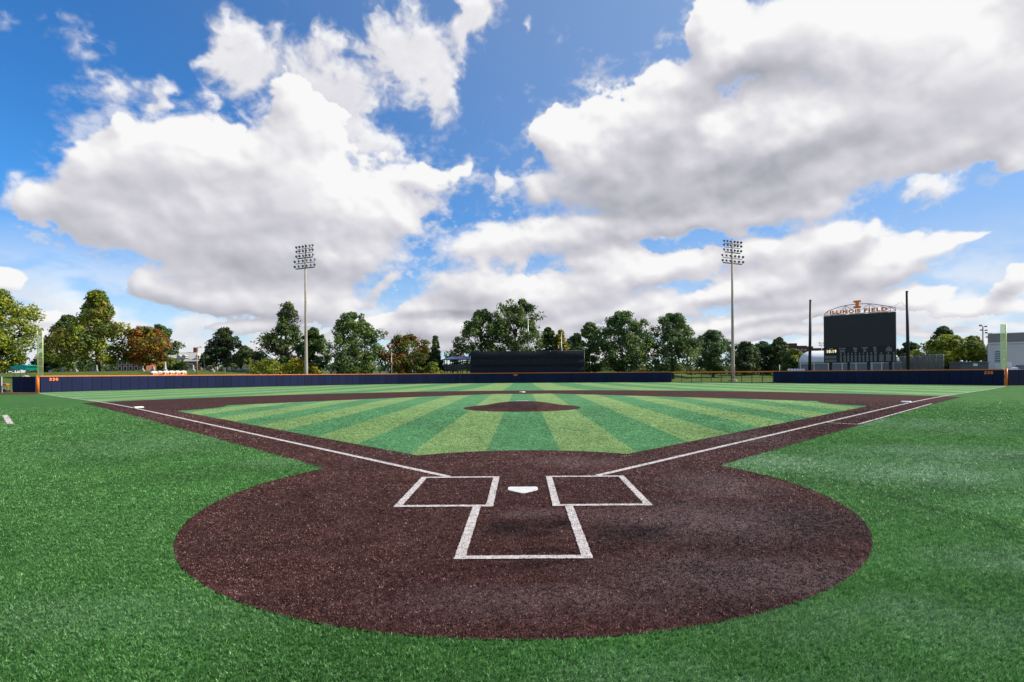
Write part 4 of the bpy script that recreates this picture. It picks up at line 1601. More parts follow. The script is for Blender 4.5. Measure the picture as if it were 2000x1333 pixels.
TG = 'trees beyond the outfield wall'
T = [
    ('broadleaf_tree', 'huge yellow-green tree at the far left edge beyond the wall', -10, 563, 66, 118, [(L_LIME, 4), (L_GREEN, 1)], 'round', dict(seed=1, clumps=120, low=.06, gaps=.25, per=110)),
    ('broadleaf_tree', 'low dark green tree just right of the left foul pole', 97, 688, 24, 150, [(L_DARK, 3), (L_GREEN, 1)], 'round', dict(seed=2, low=.03)),
    ('broadleaf_tree', 'dark green tree behind the left side of the tall yellow-green tree', 135, 616, 36, 142, [(L_DARK, 2), (L_GREEN, 2)], 'broad', dict(seed=3, low=.10, gaps=.3)),
    ('broadleaf_tree', 'tall yellow-green tree with thin pointed top left of the rust tree', 192, 568, 66, 126, [(L_LIME, 4), (L_OLIVE, 2), (L_GREEN, 1)], 'peak', dict(seed=4, clumps=130, low=.12, gaps=.3, per=110)),
    ('broadleaf_tree', 'rust and orange autumn tree beside the tall yellow-green tree', 283, 638, 42, 130, [(L_RUST, 4), (L_OLIVE, 3), (L_GOLD, 1)], 'round', dict(seed=5, clumps=90, low=.16, leaf=.3)),
    ('broadleaf_tree', 'open green tree arching up behind the rust tree', 308, 634, 34, 152, [(L_GREEN, 3), (L_DARK, 1)], 'broad', dict(seed=6, low=.35, gaps=.55, clumps=70)),
    ('broadleaf_tree', 'small bright green tree in front of the pale roofed house', 331, 699, 18, 140, [(L_LIME, 1), (L_GREEN, 2)], 'round', dict(seed=7, low=.04)),
    ('evergreen_tree', 'dark green evergreen between the roofed house and the light pole', 405, 684, 11, 150, [(L_DARK, 1)], 'oval', dict(seed=8, low=.05)),
    ('evergreen_tree', 'dark grey-green evergreen with flat crown standing alone', 440, 640, 34, 140, [(L_DARK, 3), (L_GREY, 2)], 'broad', dict(seed=9, low=.13, clumps=90)),
    ('broadleaf_tree', 'small olive tree right of the dark grey-green evergreen', 478, 676, 15, 165, [(L_OLIVE, 1), (L_GREEN, 2)], 'oval', dict(seed=10, low=.08)),
    ('broadleaf_tree', 'low dark tree above the grave monument', 496, 688, 22, 175, [(L_DARK, 1)], 'round', dict(seed=11, low=.05)),
    ('poplar_tree', 'ragged tall tree with several peaks behind the light tower', 560, 592, 50, 138, [(L_GREEN, 3), (L_GREY, 2)], 'peak', dict(seed=12, clumps=120, low=.12, gaps=.3, lean=.05)),
    ('poplar_tree', 'green tree just right of the left light tower', 612, 640, 27, 136, [(L_GREEN, 2), (L_BLUE, 2)], 'oval', dict(seed=13, low=.08)),
    ('broadleaf_tree', 'full round green tree between the light tower and the autumn tree', 692, 611, 54, 132, [(L_GREEN, 3), (L_BLUE, 2)], 'oval', dict(seed=14, clumps=130, low=.08, clump_r=.175)),
    ('broadleaf_tree', 'brown and olive autumn tree with bare twigs on top', 793, 652, 43, 135, [(L_OLIVE, 3), (L_RUST, 1), (L_GREEN, 1)], 'round', dict(seed=15, clumps=80, low=.14, bare=11)),
    ('broadleaf_tree', 'small reddish tree between the autumn tree and the spruce', 828, 676, 20, 142, [(L_RUST, 2), (L_OLIVE, 2)], 'round', dict(seed=16, low=.10)),
    ('spruce_tree', 'dark pointed spruce left of the pavilion', 851, 655, 19, 138, [(L_DARK, 3), (L_BLUE, 1)], 'cone', dict(seed=17, clumps=90, low=.04, clump_r=.26, squash=.5)),
    ('broadleaf_tree', 'thin sparse tree showing over the pavilion roof', 895, 672, 20, 190, [(L_OLIVE, 2), (L_GREY, 1)], 'oval', dict(seed=18, clumps=26, low=.25, gaps=.4, bare=3)),
    ('oak_tree', 'dark spreading tree behind the left end of the black screen', 943, 604, 52, 140, [(L_GREEN, 3), (L_DARK, 2)], 'broad', dict(seed=19, clumps=110, low=.15, gaps=.4, clump_r=.175)),
    ('oak_tree', 'tallest dark green tree behind the middle of the black screen', 1010, 584, 52, 142, [(L_GREEN, 3), (L_DARK, 2)], 'round', dict(seed=20, clumps=130, low=.15, gaps=.35, clump_r=.175)),
    ('broadleaf_tree', 'narrow dark green tree right of the tallest tree', 1071, 640, 20, 150, [(L_GREEN, 2), (L_DARK, 1)], 'oval', dict(seed=21, low=.1)),
    ('broadleaf_tree', 'golden yellow autumn tree above the black screen', 1095, 645, 22, 148, [(L_GOLD, 3), (L_LIME, 1)], 'spire', dict(seed=22, clumps=60, low=.1)),
    ('broadleaf_tree', 'blue-green tree right of the golden tree', 1125, 652, 24, 155, [(L_BLUE, 1)], 'oval', dict(seed=23, low=.1)),
    ('oak_tree', 'green tree at the right end of the black screen', 1152, 631, 30, 142, [(L_GREEN, 3), (L_DARK, 1)], 'oval', dict(seed=24, clumps=80, low=.12)),
    ('oak_tree', 'large green tree on a straight dark trunk, left of two alike', 1217, 609, 54, 136, [(L_GREEN, 2), (L_BLUE, 2), (L_DARK, 1)], 'oval', dict(seed=25, clumps=140, low=.14, gaps=.2, clump_r=.175)),
    ('oak_tree', 'large green tree nearest the left end of the open rail fence', 1314, 612, 52, 140, [(L_GREEN, 2), (L_BLUE, 2), (L_DARK, 1)], 'oval', dict(seed=26, clumps=130, low=.12, gaps=.2, clump_r=.175)),
    ('oak_tree', 'medium green tree just left of the right light tower', 1393, 645, 37, 152, [(L_BLUE, 3), (L_DARK, 2)], 'round', dict(seed=27, clumps=100, low=.12, gaps=.2)),
    ('oak_tree', 'dark tree just right of the right light tower', 1455, 668, 28, 165, [(L_DARK, 3), (L_BLUE, 1)], 'round', dict(seed=28, low=.06)),
    ('oak_tree', 'dark green tree second right of the right light tower', 1490, 668, 28, 172, [(L_DARK, 2), (L_BLUE, 1)], 'round', dict(seed=29, low=.05)),
    ('oak_tree', 'tall topped dark tree in the clump left of the white domed building', 1523, 660, 30, 168, [(L_DARK, 2), (L_GREEN, 1)], 'spire', dict(seed=30, low=.05)),
    ('broadleaf_tree', 'low green tree touching the left end of the domed building', 1552, 682, 22, 158, [(L_GREEN, 2), (L_LIME, 1), (L_DARK, 1)], 'round', dict(seed=31, low=.03)),
    ('oak_tree', 'dark open tree right of the scoreboard behind the netting', 1775, 668, 27, 165, [(L_DARK, 3), (L_BLUE, 1)], 'broad', dict(seed=32, low=.2, gaps=.3)),
    ('oak_tree', 'dark ragged tree top behind the yellow-green tree', 1842, 638, 34, 150, [(L_DARK, 2), (L_GREEN, 1)], 'spire', dict(seed=33, low=.2, gaps=.4)),
    ('broadleaf_tree', 'bright yellow-green tree right of the batting cage', 1853, 655, 46, 128, [(L_LIME, 4), (L_GREEN, 1)], 'round', dict(seed=34, clumps=110, low=.10)),
    ('broadleaf_tree', 'green and gold tree between the yellow-green tree and the grey building', 1900, 657, 26, 140, [(L_GREEN, 2), (L_OLIVE, 2)], 'round', dict(seed=35, low=.05)),
    ('broadleaf_tree', 'small dark tree at the left corner of the big grey building', 1922, 690, 14, 150, [(L_DARK, 2), (L_GREEN, 1)], 'round', dict(seed=36, low=.03)),
]
for name, lb, px, pt, hwp, Y, lv, sh, kw in T:
    tree(name, lb, 'tree', px, pt, hwp, Y, lv, sh, group=TG, **kw)

BG = 'yellow-green shrubs behind the wall'
for lb, px, pt, hwp, Y, lv, sd in (
        ('wide yellow-green shrub left of the left light tower', 530, 701, 38, 128, [(L_LIME, 3), (L_GOLD, 1), (L_GREEN, 1)], 51),
        ('golden shrub at the foot of the left light tower', 578, 701, 30, 127, [(L_LIME, 2), (L_GOLD, 2)], 52),
        ('low golden shrub right of the left light tower', 612, 716, 16, 126, [(L_GOLD, 2), (L_LIME, 2)], 53),
        ('round yellow-green shrub between the autumn tree and the pavilion', 845, 707, 22, 130, [(L_LIME, 3), (L_GREEN, 1)], 54),
        ('flat green shrub under the autumn tree', 815, 716, 18, 131, [(L_OLIVE, 1), (L_GREEN, 1)], 55)):
    tree('shrub', lb, 'shrub', px, pt, hwp, Y, lv, 'bush', seed=sd, low=.0, clumps=60, per=60, leaf=.20, group=BG, clump_r=.24)

# dark shrubs and far woods closing the horizon
def woods():
    rg = np.random.RandomState(99)
    V, Fc, MI, o_ = [], [], [], 0
    for u0, u1, Y, hpx in ((60, 1010, 200, 26), (1000, 1460, 190, 26), (1430, 1620, 260, 36), (1740, 1960, 220, 24)):
        n = int((u1 - u0) / 3.2)
        cen, rad = [], []
        for i in range(n):
            px = u0 + (u1 - u0) * rg.rand()
            y = Y + rg.uniform(-14, 14)
            p = at(px, 727, y)
            z = terrain(p.x, y)
            hh = 1.5 * hpx / F * (y - CAM_Y) * (.55 + .45 * math.sin(px * .07) * math.sin(px * .023 + 1)) * rg.uniform(.5, 1.1)
            r = rg.uniform(1.6, 3.2)
            cen.append((p.x, y, z + max(.6, rg.rand() * hh)))
            rad.append(r)
            cen.append((p.x + rg.uniform(-2, 2), y, z + .8))
            rad.append(r * 1.1)
        v, f = leaf_cloud(rg, np.array(cen), np.array(rad), 34, .6)
        V.append(v)
        Fc.append(f + o_)
        MI.append(np.repeat(rg.choice(3, len(cen), p=[.55, .3, .15]), 34))
        o_ += len(v)
    me = np_mesh('far_woods', np.concatenate(V), np.concatenate(Fc), [L_DARK, L_GREEN, L_OLIVE], np.concatenate(MI))
    o = link('far_woods', me)
    tag(o, 'line of far dark woods along the horizon behind the trees', 'woods', kind='stuff')


woods()
# ---------------------------------------------------------------- scoreboard
M_SCREEN = pmat('dark_screen', (.010, .011, .014), .45, .45, var=.15, vscale=.4)
M_BOARD = pmat('board_black', (.010, .011, .016), .5, .35)
M_DIGIT = pmat('digit_panel', (.16, .165, .16), .7, .3, var=.1, vscale=3)
M_WHITE = pmat('white_paint', (.72, .72, .72), .5, .3)
M_SIGN = pmat('orange_sign', (.95, .21, .025), .5, .35)
M_AMBER = pmat('amber_lamps', (.9, .75, .35), .5, .3, emit=(1.0, .82, .38, 1.1))


def scoreboard():
    PL, PR = at(1609, 709, 112.0), at(1750, 707.5, 103.5)
    TLp, TRp = at(1609, 618, 112.0), at(1750, 609, 103.5)
    d = Vector((PR.x - PL.x, PR.y - PL.y, 0))
    Wd = d.length
    rz = math.atan2(d.y, d.x)
    g = terrain((PL.x + PR.x) / 2, (PL.y + PR.y) / 2)
    zb = (PL.z + PR.z) / 2 - g
    zt = (TLp.z + TRp.z) / 2 - g
    Hh = zt - zb
    root = thing('scoreboard', 'big black scoreboard with orange lettering arched on top, showing 10:19', 'scoreboard', (PL.x, PL.y, g), rz)
    MB().box((Wd / 2, .55, (zb + zt) / 2), (Wd, 1.0, Hh), bev=.03).build('cabinet', M_BOARD, root)
    vs = zb + Hh * .315
    MB().box((Wd / 2, .02, (vs + zt) / 2), (Wd - .12, .08, zt - vs - .1), bev=.02).build('video_screen', M_SCREEN, root)
    U = lambda zx: (zx - 122) / 1252 * Wd
    # columns
    for a, b in ((215, 268), (545, 590), (890, 940), (1255, 1305)):
        MB().box(((U(a) + U(b)) / 2, .55, zb / 2 - .2), (U(b) - U(a), .5, zb + .4)).build('column', M_BOARD, root)
    V = lambda v: zb + Hh * v

    def panel(u0, u1, v0, v1):
        MB().box(((U(u0) + U(u1)) / 2, .03, (V(v0) + V(v1)) / 2), (U(u1) - U(u0), .06, V(v1) - V(v0)), bev=.01).build('digit_panel', M_DIGIT, root)

    def label_(txt, u0, u1, v0, h):
        lettering('caption', txt, (U(u0), .035, V(v0)), U(u1) - U(u0), h, .03, M_WHITE, root, 0, .01)
    inn = [(418, 452), (482, 523), (548, 585), (613, 650), (680, 718), (748, 785), (813, 850), (880, 918), (948, 987), (1015, 1057), (1100, 1175), (1210, 1290), (1325, 1362)]
    for (a, b), t_ in zip(inn, ['1', '2', '3', '4', '5', '6', '7', '8', '9', '10', 'R', 'H', 'E']):
        panel(a, b, .016, .155)
        m_ = (a + b) / 2
        w_ = 15 if len(t_) == 1 else 36
        if t_ == '1':
            w_ = 9
        label_(t_, m_ - w_ / 2, m_ + w_ / 2, .172, .26)
    for a, b, v0, v1 in ((415, 508, .215, .272), (668, 718, .215, .280), (832, 880, .213, .280), (1005, 1055, .212, .280), (1210, 1310, .212, .283), (140, 357, .090, .148), (140, 357, .016, .070)):
        panel(a, b, v0, v1)
    for t_, a, b in (('TIME', 222, 288), ('AT BAT', 402, 522), ('BALL', 656, 724), ('STRIKE', 806, 908), ('OUT', 1002, 1054), ('H/E', 1240, 1276)):
        label_(t_, a, b, .288, .20)
    panel(160, 357, .205, .283)
    lettering('clock_digits', '10:19', (U(184), -.005, V(.210)), U(352) - U(184), Hh * .062, .03, M_AMBER, root, 0, .012)
    # arched truss carrying the lettering
    zc = zt + .18
    k_ = Wd / 1252
    arc_pts = [(130, 0), (200, .62), (330, 1.12), (520, 1.58), (730, 1.72), (940, 1.58), (1130, 1.12), (1290, .66), (1370, .38)]
    top = [(U(x), .35, zc + .28 + h) for x, h in arc_pts]
    fine_ = []
    for i in range(len(top) - 1):
        for j in range(4):
            a, b = Vector(top[i]), Vector(top[i + 1])
            p0_ = Vector(top[max(i - 1, 0)])
            p3_ = Vector(top[min(i + 2, len(top) - 1)])
            s = j / 4
            fine_.append(.5 * ((2 * a) + (b - p0_) * s + (2 * p0_ - 5 * a + 4 * b - p3_) * s * s + (3 * a - p0_ - 3 * b + p3_) * s ** 3))
    fine_.append(Vector(top[-1]))
    web = MB().tube(fine_, .065, 8).tube([(U(130), .35, zc), (U(1370), .35, zc)], .06, 8)
    for x0_, h0, x1_, h1 in ((130, 0, 130, .28), (1370, 0, 1370, .66), (150, 0, 200, .9), (200, 0, 200, .9), (390, 0, 520, 1.86), (520, 0, 520, 1.86), (520, 1.86, 660, .7), (790, .6, 935, 1.86), (935, 0, 935, 1.86), (935, 1.86, 1060, .8),
                             (1170, .2, 1290, .94), (1290, 0, 1290, .94), (1290, .94, 1365, .1), (725, 0, 725, 1.95), (260, 1.0, 380, .1), (1130, 1.3, 1290, 0)):
        web.tube([(U(x0_), .35, zc + h0), (U(x1_), .35, zc + h1)], .045, 6)
    web.tube([(U(130), .35, zc), (U(130), .35, zc + .28)], .05, 6)
    web.build('truss', M_BLACK, root, True)
    MB().box((U(390), .3, zt + .08), (U(530) - U(250), .3, .07)).box((U(720), .3, zt + .08), (U(865) - U(580), .3, .07)).box((U(1085), .3, zt + .08), (U(1250) - U(920), .3, .07)).build('walkway', M_WHITE, root)
    lettering('lettering', 'ILLINOIS', (U(238), .18, zc + .10), U(790) - U(238), .82, .14, M_SIGN, root, 0, .066)
    lettering('lettering', 'FIELD', (U(842), .18, zc + .10), U(1240) - U(842), .82, .14, M_SIGN, root, 0, .066)
    # block letter I
    cx, z0_, ww, hh = U(726), zc + 1.12, 1.26, 1.62
    a, b, s = ww / 2, ww * .235, hh * .26
    ol = [(-a, 0), (a, 0), (a, s), (b, s), (b, hh - s), (a, hh - s), (a, hh), (-a, hh), (-a, hh - s), (-b, hh - s), (-b, s), (-a, s)]
    Mx = Matrix.Translation((cx, .2, z0_)) @ Matrix.Rotation(R(90), 4, 'X')
    MB().prism(ol, -.1, .1, 0, Mx).build('block_letter', M_SIGN, root)
    ol2 = [(x * 1.09, (y - hh / 2) * 1.05 + hh / 2) for x, y in ol]
    MB().prism(ol2, -.24, -.12, 0, Mx).build('letter_backing', M_NAVYMETAL, root)
    MB().tube([(cx, .35, zc), (cx, .35, z0_ + .3)], .05, 6).build('letter_post', M_BLACK, root)


scoreboard()
M_WIRE = pmat('dark_wire', (.03, .03, .035), .6)
for px, pt, Y, lb, tip in ((1581, 587, 110, 'tall black net pole left of the scoreboard', (1583, 587)), (1774, 570, 101, 'tall black net pole right of the scoreboard', (1771.5, 570))):
    p = at(px, 727, Y)
    z0 = terrain(p.x, Y)
    e = at(tip[0], tip[1], Y)
    o = thing('net_pole', lb, 'pole', (p.x, Y, z0), 0, 'net poles by the scoreboard')
    MB().tube([(0, 0, -.3), (e.x - p.x, 0, e.z - z0)], [.33, .24], 12).build('shaft', M_BLACK, o, True)
    MB().tube([(e.x - p.x, 0, e.z - z0), (e.x - p.x, 0, e.z - z0 + .12)], .27, 12).build('cap', M_NAVYMETAL, o, True)
for pts, Y, lb in (([(1584, 624), (1590, 620), (1596, 616.5), (1602, 617), (1609, 623)], 110.5, 'thin slack wire left of the scoreboard'), ([(1746, 599), (1753, 594), (1760, 590.5), (1765, 595), (1769, 599)], 101.5, 'thin slack wire right of the scoreboard')):
    q_ = [at(x, y, Y) for x, y in pts]
    o = MB().tube(q_, .022, 5).build('slack_wire', M_WIRE, None, True)
    tag(o, lb, 'wire', 'slack wires by the scoreboard')

# ---------------------------------------------------------------- buildings
M_BRICK = pmat('red_brick', (.26, .085, .055), .85, .2, var=.18, vscale=3)
M_BRICK2 = pmat('brown_brick', (.10, .055, .045), .85, .2, var=.15, vscale=1)
M_TRIM = pmat('white_trim', (.70, .68, .66), .6, .3)
M_WIN = pmat('window_glass', (.05, .06, .07), .1, .7)
M_SLATE = pmat('grey_slate', (.40, .38, .36), .75, .25, var=.12, vscale=1.6)
M_TAUPE = pmat('taupe_panel', (.27, .245, .225), .7, .25, var=.05, vscale=.8)
M_STUCCO = pmat('grey_stucco', (.64, .61, .59), .8, .2, var=.04, vscale=.7)
M_TEAL = pmat('teal_glass', (.03, .15, .20), .12, .8, var=.25, vscale=.5)
M_FABRIC = pmat('white_membrane', (.68, .69, .72), .55, .3, var=.04, vscale=.3)
M_GREYW = pmat('blue_grey_wall', (.20, .21, .24), .7, .25, var=.06, vscale=.5)


def pxw(a, b, Y):
    return (b - a) / F * (Y - CAM_Y)


def base_at(px, Y):
    p = at(px, 727, Y)
    return Vector((p.x, Y, terrain(p.x, Y)))


# roofed house
def house():
    Y = 190
    x0, x1 = at(300, 700, Y).x, at(393, 700, Y).x
    b = base_at(345, Y)
    ze, zr = at(345, 706, Y).z - b.z, at(345, 687.5, Y).z - b.z
    W_ = x1 - x0
    root = thing('brick_house', 'brick house with pale grey hipped roof, dormers and a chimney', 'house', ((x0 + x1) / 2, Y, b.z))
    D_ = 11
    MB().box((0, D_ / 2, ze / 2 - .3), (W_ - .6, D_ - .6, ze + .6)).build('wall', pmat('pink_brick', (.30, .17, .13), .85, .2, var=.15), root)
    h = W_ / 2
    vs = [(-h, 0, ze), (h, 0, ze), (h, D_, ze), (-h, D_, ze), (-h + 1.5, D_ / 2, zr), (h - 5.0, D_ / 2, zr)]
    rf_ = MB().add(vs, [(0, 1, 5, 4), (1, 2, 5), (2, 3, 4, 5), (3, 0, 4), (3, 2, 1, 0)]).build('roof', M_SLATE, root)
    cxp = at(363.5, 700, Y).x - (x0 + x1) / 2
    MB().box((cxp, D_ / 2 + .3, zr + .5), (1.2, 1.0, 2.6)).build('chimney', M_BRICK, rf_)
    for px in (346, 356, 383):
        x = at(px, 700, Y).x - (x0 + x1) / 2
        zz = ze + (zr - ze) * .18
        m_ = MB().box((x, 1.6, zz + .55), (1.3, 1.6, 1.25)).prism([(-.85, 0), (.85, 0), (0, .65)], -1.2, .9, 0, Matrix.Translation((x, 1.6, zz + 1.17)) @ Matrix.Rotation(R(90), 4, 'X'))
        dm = m_.build('dormer', M_SLATE, rf_)
    for px in (341, 356, 372):
        x = at(px, 700, Y).x - (x0 + x1) / 2
        fr_ = MB().box((x, .26, ze * .52), (1.4, .12, 1.9)).build('window', M_TRIM, root)
        MB().box((x, .19, ze * .52), (1.1, .04, 1.6)).build('pane', M_WIN, fr_)
    MB().box((0, -.02, ze - .08), (W_, .2, .22)).build('eave', M_TRIM, root)


house()


def block(name, label, px0, px1, py_top, Y, mat, depth=10, wins=None, extra=None, cat='building'):
    x0, x1 = at(px0, 720, Y).x, at(px1, 720, Y).x
    b = base_at((px0 + px1) / 2, Y)
    H = at((px0 + px1) / 2, py_top, Y).z - b.z
    root = thing(name, label, cat, ((x0 + x1) / 2, Y, b.z))
    MB().box((0, depth / 2, H / 2 - .5), (x1 - x0, depth, H + 1)).build('wall', mat, root)
    MB().box((0, depth / 2, H + .12), (x1 - x0 + .3, depth + .3, .25)).build('parapet', M_TRIM if mat is M_BRICK else mat, root)
    if wins:
        cols, rows, ww, wh = wins
        for i in range(cols):
            for j in range(rows):
                x = -(x1 - x0) / 2 + (x1 - x0) * (i + .5) / cols
                z = H * (j + .55) / rows
                fr_ = MB().box((x, -.03, z), (ww, .1, wh)).build('window', M_TRIM, root)
                MB().box((x, -.09, z), (ww * .72, .04, wh * .8)).build('pane', M_WIN, fr_)
    return root, x0, x1, b.z, H


block('brick_hall', 'red brick hall with white windows under the rust tree', 229, 282, 704, 165, M_BRICK, 9, (5, 2, 1.1, 1.5))
block('brick_tower', 'red brick tower top just right of the left foul pole', 85, 94, 667, 230, M_BRICK, 5, (1, 4, 1.0, 1.2))
block('brick_house', 'small brick house by the dark street lamp at far left', 112, 121, 699, 200, M_BRICK, 7, (1, 2, .9, 1.2))
r_, xa, xb, zb_, H_ = block('brown_building', 'long dark brown building on the horizon left of the scoreboard', 1532, 1576, 676.5, 330, M_BRICK2, 14, (7, 3, 1.2, 1.0))
MB().box((at(1551, 720, 330).x - (xa + xb) / 2 + 1.5, 6, H_ + 1.0), (4.6, 5, 2.0)).build('penthouse', M_BRICK2, r_)
r_, xa, xb, zb_, H_ = block('brown_building', 'lower dark brown building behind the white domed building', 1574, 1640, 681, 350, M_BRICK2, 14, (9, 2, 1.2, 1.0))
MB().box((at(1588, 720, 350).x - (xa + xb) / 2, 6, H_ + .8), (4.2, 5, 1.6)).build('penthouse', M_BRICK2, r_)


class Face:
    """local coordinates along a building front that starts at pixel px0 and is turned by rz"""
    def __init__(self, px0, Y, rz):
        self.P = at(px0, 700, Y)
        self.d = Vector((math.cos(rz), math.sin(rz), 0))

    def x(self, px):
        r = ray(px, 700)
        # P + L d lies on the sight line through the camera
        ax, ay = self.P.x, self.P.y - CAM_Y
        return (ay * r.x - ax * r.y) / (self.d.x * r.y - self.d.y * r.x)


def dome_building():
    Y = 140
    RZ = R(-26)
    fc = Face(1561, Y, RZ)
    x0 = at(1561, 700, Y).x
    x1 = x0 + fc.x(1762)
    b = base_at(1660, Y)
    ze, zt = at(1600, 707.5, Y).z - b.z, at(1600, 684.5, Y).z - b.z
    W_ = x1 - x0
    D_ = 14
    root = thing('domed_building', 'grey building with white rounded fabric roof behind the scoreboard', 'building', (x0, Y, b.z), RZ)
    vs, fs = [], []
    nx_, na = 40, 20
    xs = [W_ * (1 - math.cos(math.pi * i / nx_)) / 2 for i in range(nx_ + 1)]
    a_ = 3.4
    for x in xs:
        e = min(x, W_ - x)
        k_ = math.sqrt(max(0.0, 1 - ((a_ - e) / a_) ** 2)) if e < a_ else 1.0
        for j in range(na + 1):
            t_ = math.pi * j / na
            vs.append((x, D_ / 2 - math.cos(t_) * D_ / 2 * (.6 + .4 * k_), ze + math.sin(t_) ** .8 * (zt - ze) * k_))
    for i in range(nx_):
        for j in range(na):
            p_ = i * (na + 1) + j
            fs.append((p_, p_ + 1, p_ + na + 2, p_ + na + 1))
    MB().add(vs, fs).build('roof', M_FABRIC, root, True)
    MB().box((W_ / 2, D_ / 2, ze / 2 - .5), (W_ - .1, D_ - .6, ze + 1)).build('wall', M_GREYW, root)
    MB().box((W_ / 2, .22, ze - .35), (W_ - .2, .1, .55)).build('clerestory', pmat('pale_strip', (.36, .42, .46), .4, .4), root)
    for px in (1563, 1590, 1618, 1645, 1672, 1703, 1722, 1745):
        x = fc.x(px)
        MB().box((x, .2, ze / 2 - .1), (.22, .2, ze + .1)).build('wall_post', M_TRIM, root)


dome_building()


def big_grey():
    Y = 118
    b = base_at(1960, Y)
    RZ = R(-40)
    fc = Face(1929.5, Y, RZ)
    x0, x1 = at(1929.5, 700, Y).x, at(1929.5, 700, Y).x + fc.x(2100)
    z1, z2 = at(1960, 671.5, Y).z - b.z, at(1960, 652.5, Y).z - b.z
    W_ = x1 - x0
    root = thing('grey_building', 'big plain grey building with an arched teal window at the right edge', 'building', (x0, Y, b.z), RZ)
    MB().box((W_ / 2, 10, z1 / 2 - .5), (W_, 20, z1 + 1)).build('wall', M_STUCCO, root)
    MB().box((W_ / 2, -.02, z1 + .06), (W_ + .1, .5, .28)).build('cornice', M_TRIM, root)
    xo = fc.x(1933.5)
    MB().box((xo + (W_ - xo) / 2, 11, (z1 + z2) / 2), (W_ - xo, 19, z2 - z1)).build('upper_storey', M_TAUPE, root)
    MB().box((xo + (W_ - xo) / 2, 11, z2 + .06), (W_ - xo + .2, 19.3, .2)).build('parapet', M_STUCCO, root)

    def arched(xa_, xb_, za, zb__, bottom):
        r_2 = (xb_ - xa_) / 2
        ol = [(xa_, bottom), (xb_, bottom), (xb_, zb__ - r_2 * .5)]
        for k_ in range(1, 12):
            t_ = math.pi * k_ / 12
            ol.append(((xa_ + xb_) / 2 + r_2 * math.cos(t_), zb__ - r_2 * .5 + r_2 * .5 * math.sin(t_)))
        ol.append((xa_, zb__ - r_2 * .5))
        return ol
    for pa_, pb_ in ((1943, 1953.5), (2016, 2027)):
        xa_, xb_ = fc.x(pa_), fc.x(pb_)
        za, zb__ = at(1948, 712, Y).z - b.z, at(1948, 685.5, Y).z - b.z
        MX = Matrix.Translation((0, 0, 0)) @ Matrix.Rotation(R(90), 4, 'X')
        wn = MB().prism(arched(xa_ - .12, xb_ + .12, za, zb__ + .12, za - .1), .0, .06, 0, MX).build('window', M_TRIM, root)
        MB().prism(arched(xa_, xb_, za, zb__, za), .062, .10, 0, MX).build('pane', M_TEAL, wn)
        gm = MB()
        for k_ in range(1, 6):
            gm.box(((xa_ + xb_) / 2, -.12, za + (zb__ - za) * k_ / 6), (xb_ - xa_, .05, .10))
        gm.build('glazing_bars', M_TRIM, wn)
    xd = fc.x(1985)
    MB().box((xd + 2.2, -.06, at(1990, 717, Y).z - b.z - 1.6), (4.6, .14, 4.0)).build('garage_door', M_GREYW, root)
    st_ = MB()
    for k_ in range(7):
        st_.box((fc.x(1966) + k_ * .5, -1.4, at(1966, 717, Y).z - b.z - .12 * k_ - .9), (.5, 1.6, 1.8 - .0 * k_))
    st_.build('entry_ramp', M_STUCCO, root)


big_grey()


def site_trailer():
    Y = 108
    b = base_at(1905, Y)
    x0, x1 = at(1877, 700, Y).x, at(1931, 700, Y).x
    z1 = at(1900, 707.5, Y).z - b.z
    root = thing('site_trailer', 'low dark grey cabin with a white sign right of the yellow-green tree', 'cabin', (x0, Y, b.z))
    W_ = x1 - x0
    MB().box((W_ / 2, 1.6, z1 / 2), (W_, 3.2, z1 - .3), bev=.05).build('body', pmat('dark_cladding', (.085, .095, .115), .6, .3, var=.06), root)
    MB().box((W_ / 2, 1.5, z1 - .02), (W_ + .3, 3.6, .16)).build('roof', M_GREYW, root)
    MB().box((at(1904.5, 700, Y).x - x0, -.04, z1 - .6), (.95, .06, .55)).build('sign_board', M_TRIM, root)
    for px, r_ in ((1882, .30), (1892, .16), (1899, .12), (1920, .2)):
        MB().lathe([(r_ * .8, 0), (r_, r_ * .5), (r_ * .7, r_ * 1.1), (0, r_ * 1.35)], 12, 0, Matrix.Translation((at(px, 700, Y).x - x0, .6, z1 + .05))).build('roof_vent', M_WHITE, root, True)


site_trailer()


# ---------------------------------------------------------------- vehicles
def car(label, px, Y, paint, rz, kind='car', group='cars parked beyond the outfield'):
    b = base_at(px, Y)
    root = thing('parked_car', label, 'car', b, rz, group)
    body = [(-2.2, .35), (-2.25, .75), (-2.1, .95), (-1.0, 1.02), (1.3, 1.0), (2.0, .9), (2.25, .65), (2.25, .35)]
    MX = Matrix.Rotation(R(90), 4, 'X')
    MB().prism(body, -.88, .88, 0, MX).build('body', paint, root)
    cab = [(-1.75, 1.0), (-1.25, 1.48), (.35, 1.50), (1.15, 1.0)]
    MB().prism(cab, -.74, .74, 0, MX).build('windows', M_WIN, root)
    MB().box((-.45, 0, 1.50), (1.7, 1.45, .07), bev=.02).build('roof', paint, root)
    for x in (-1.4, 1.4):
        for y in (-.82, .82):
            MB().lathe([(.1, -.1), (.33, -.1), (.35, 0), (.33, .1), (.1, .1)], 14, 0, Matrix.Translation((x, y, .34)) @ MX).build('wheel', M_BLACK, root, True)
    return root


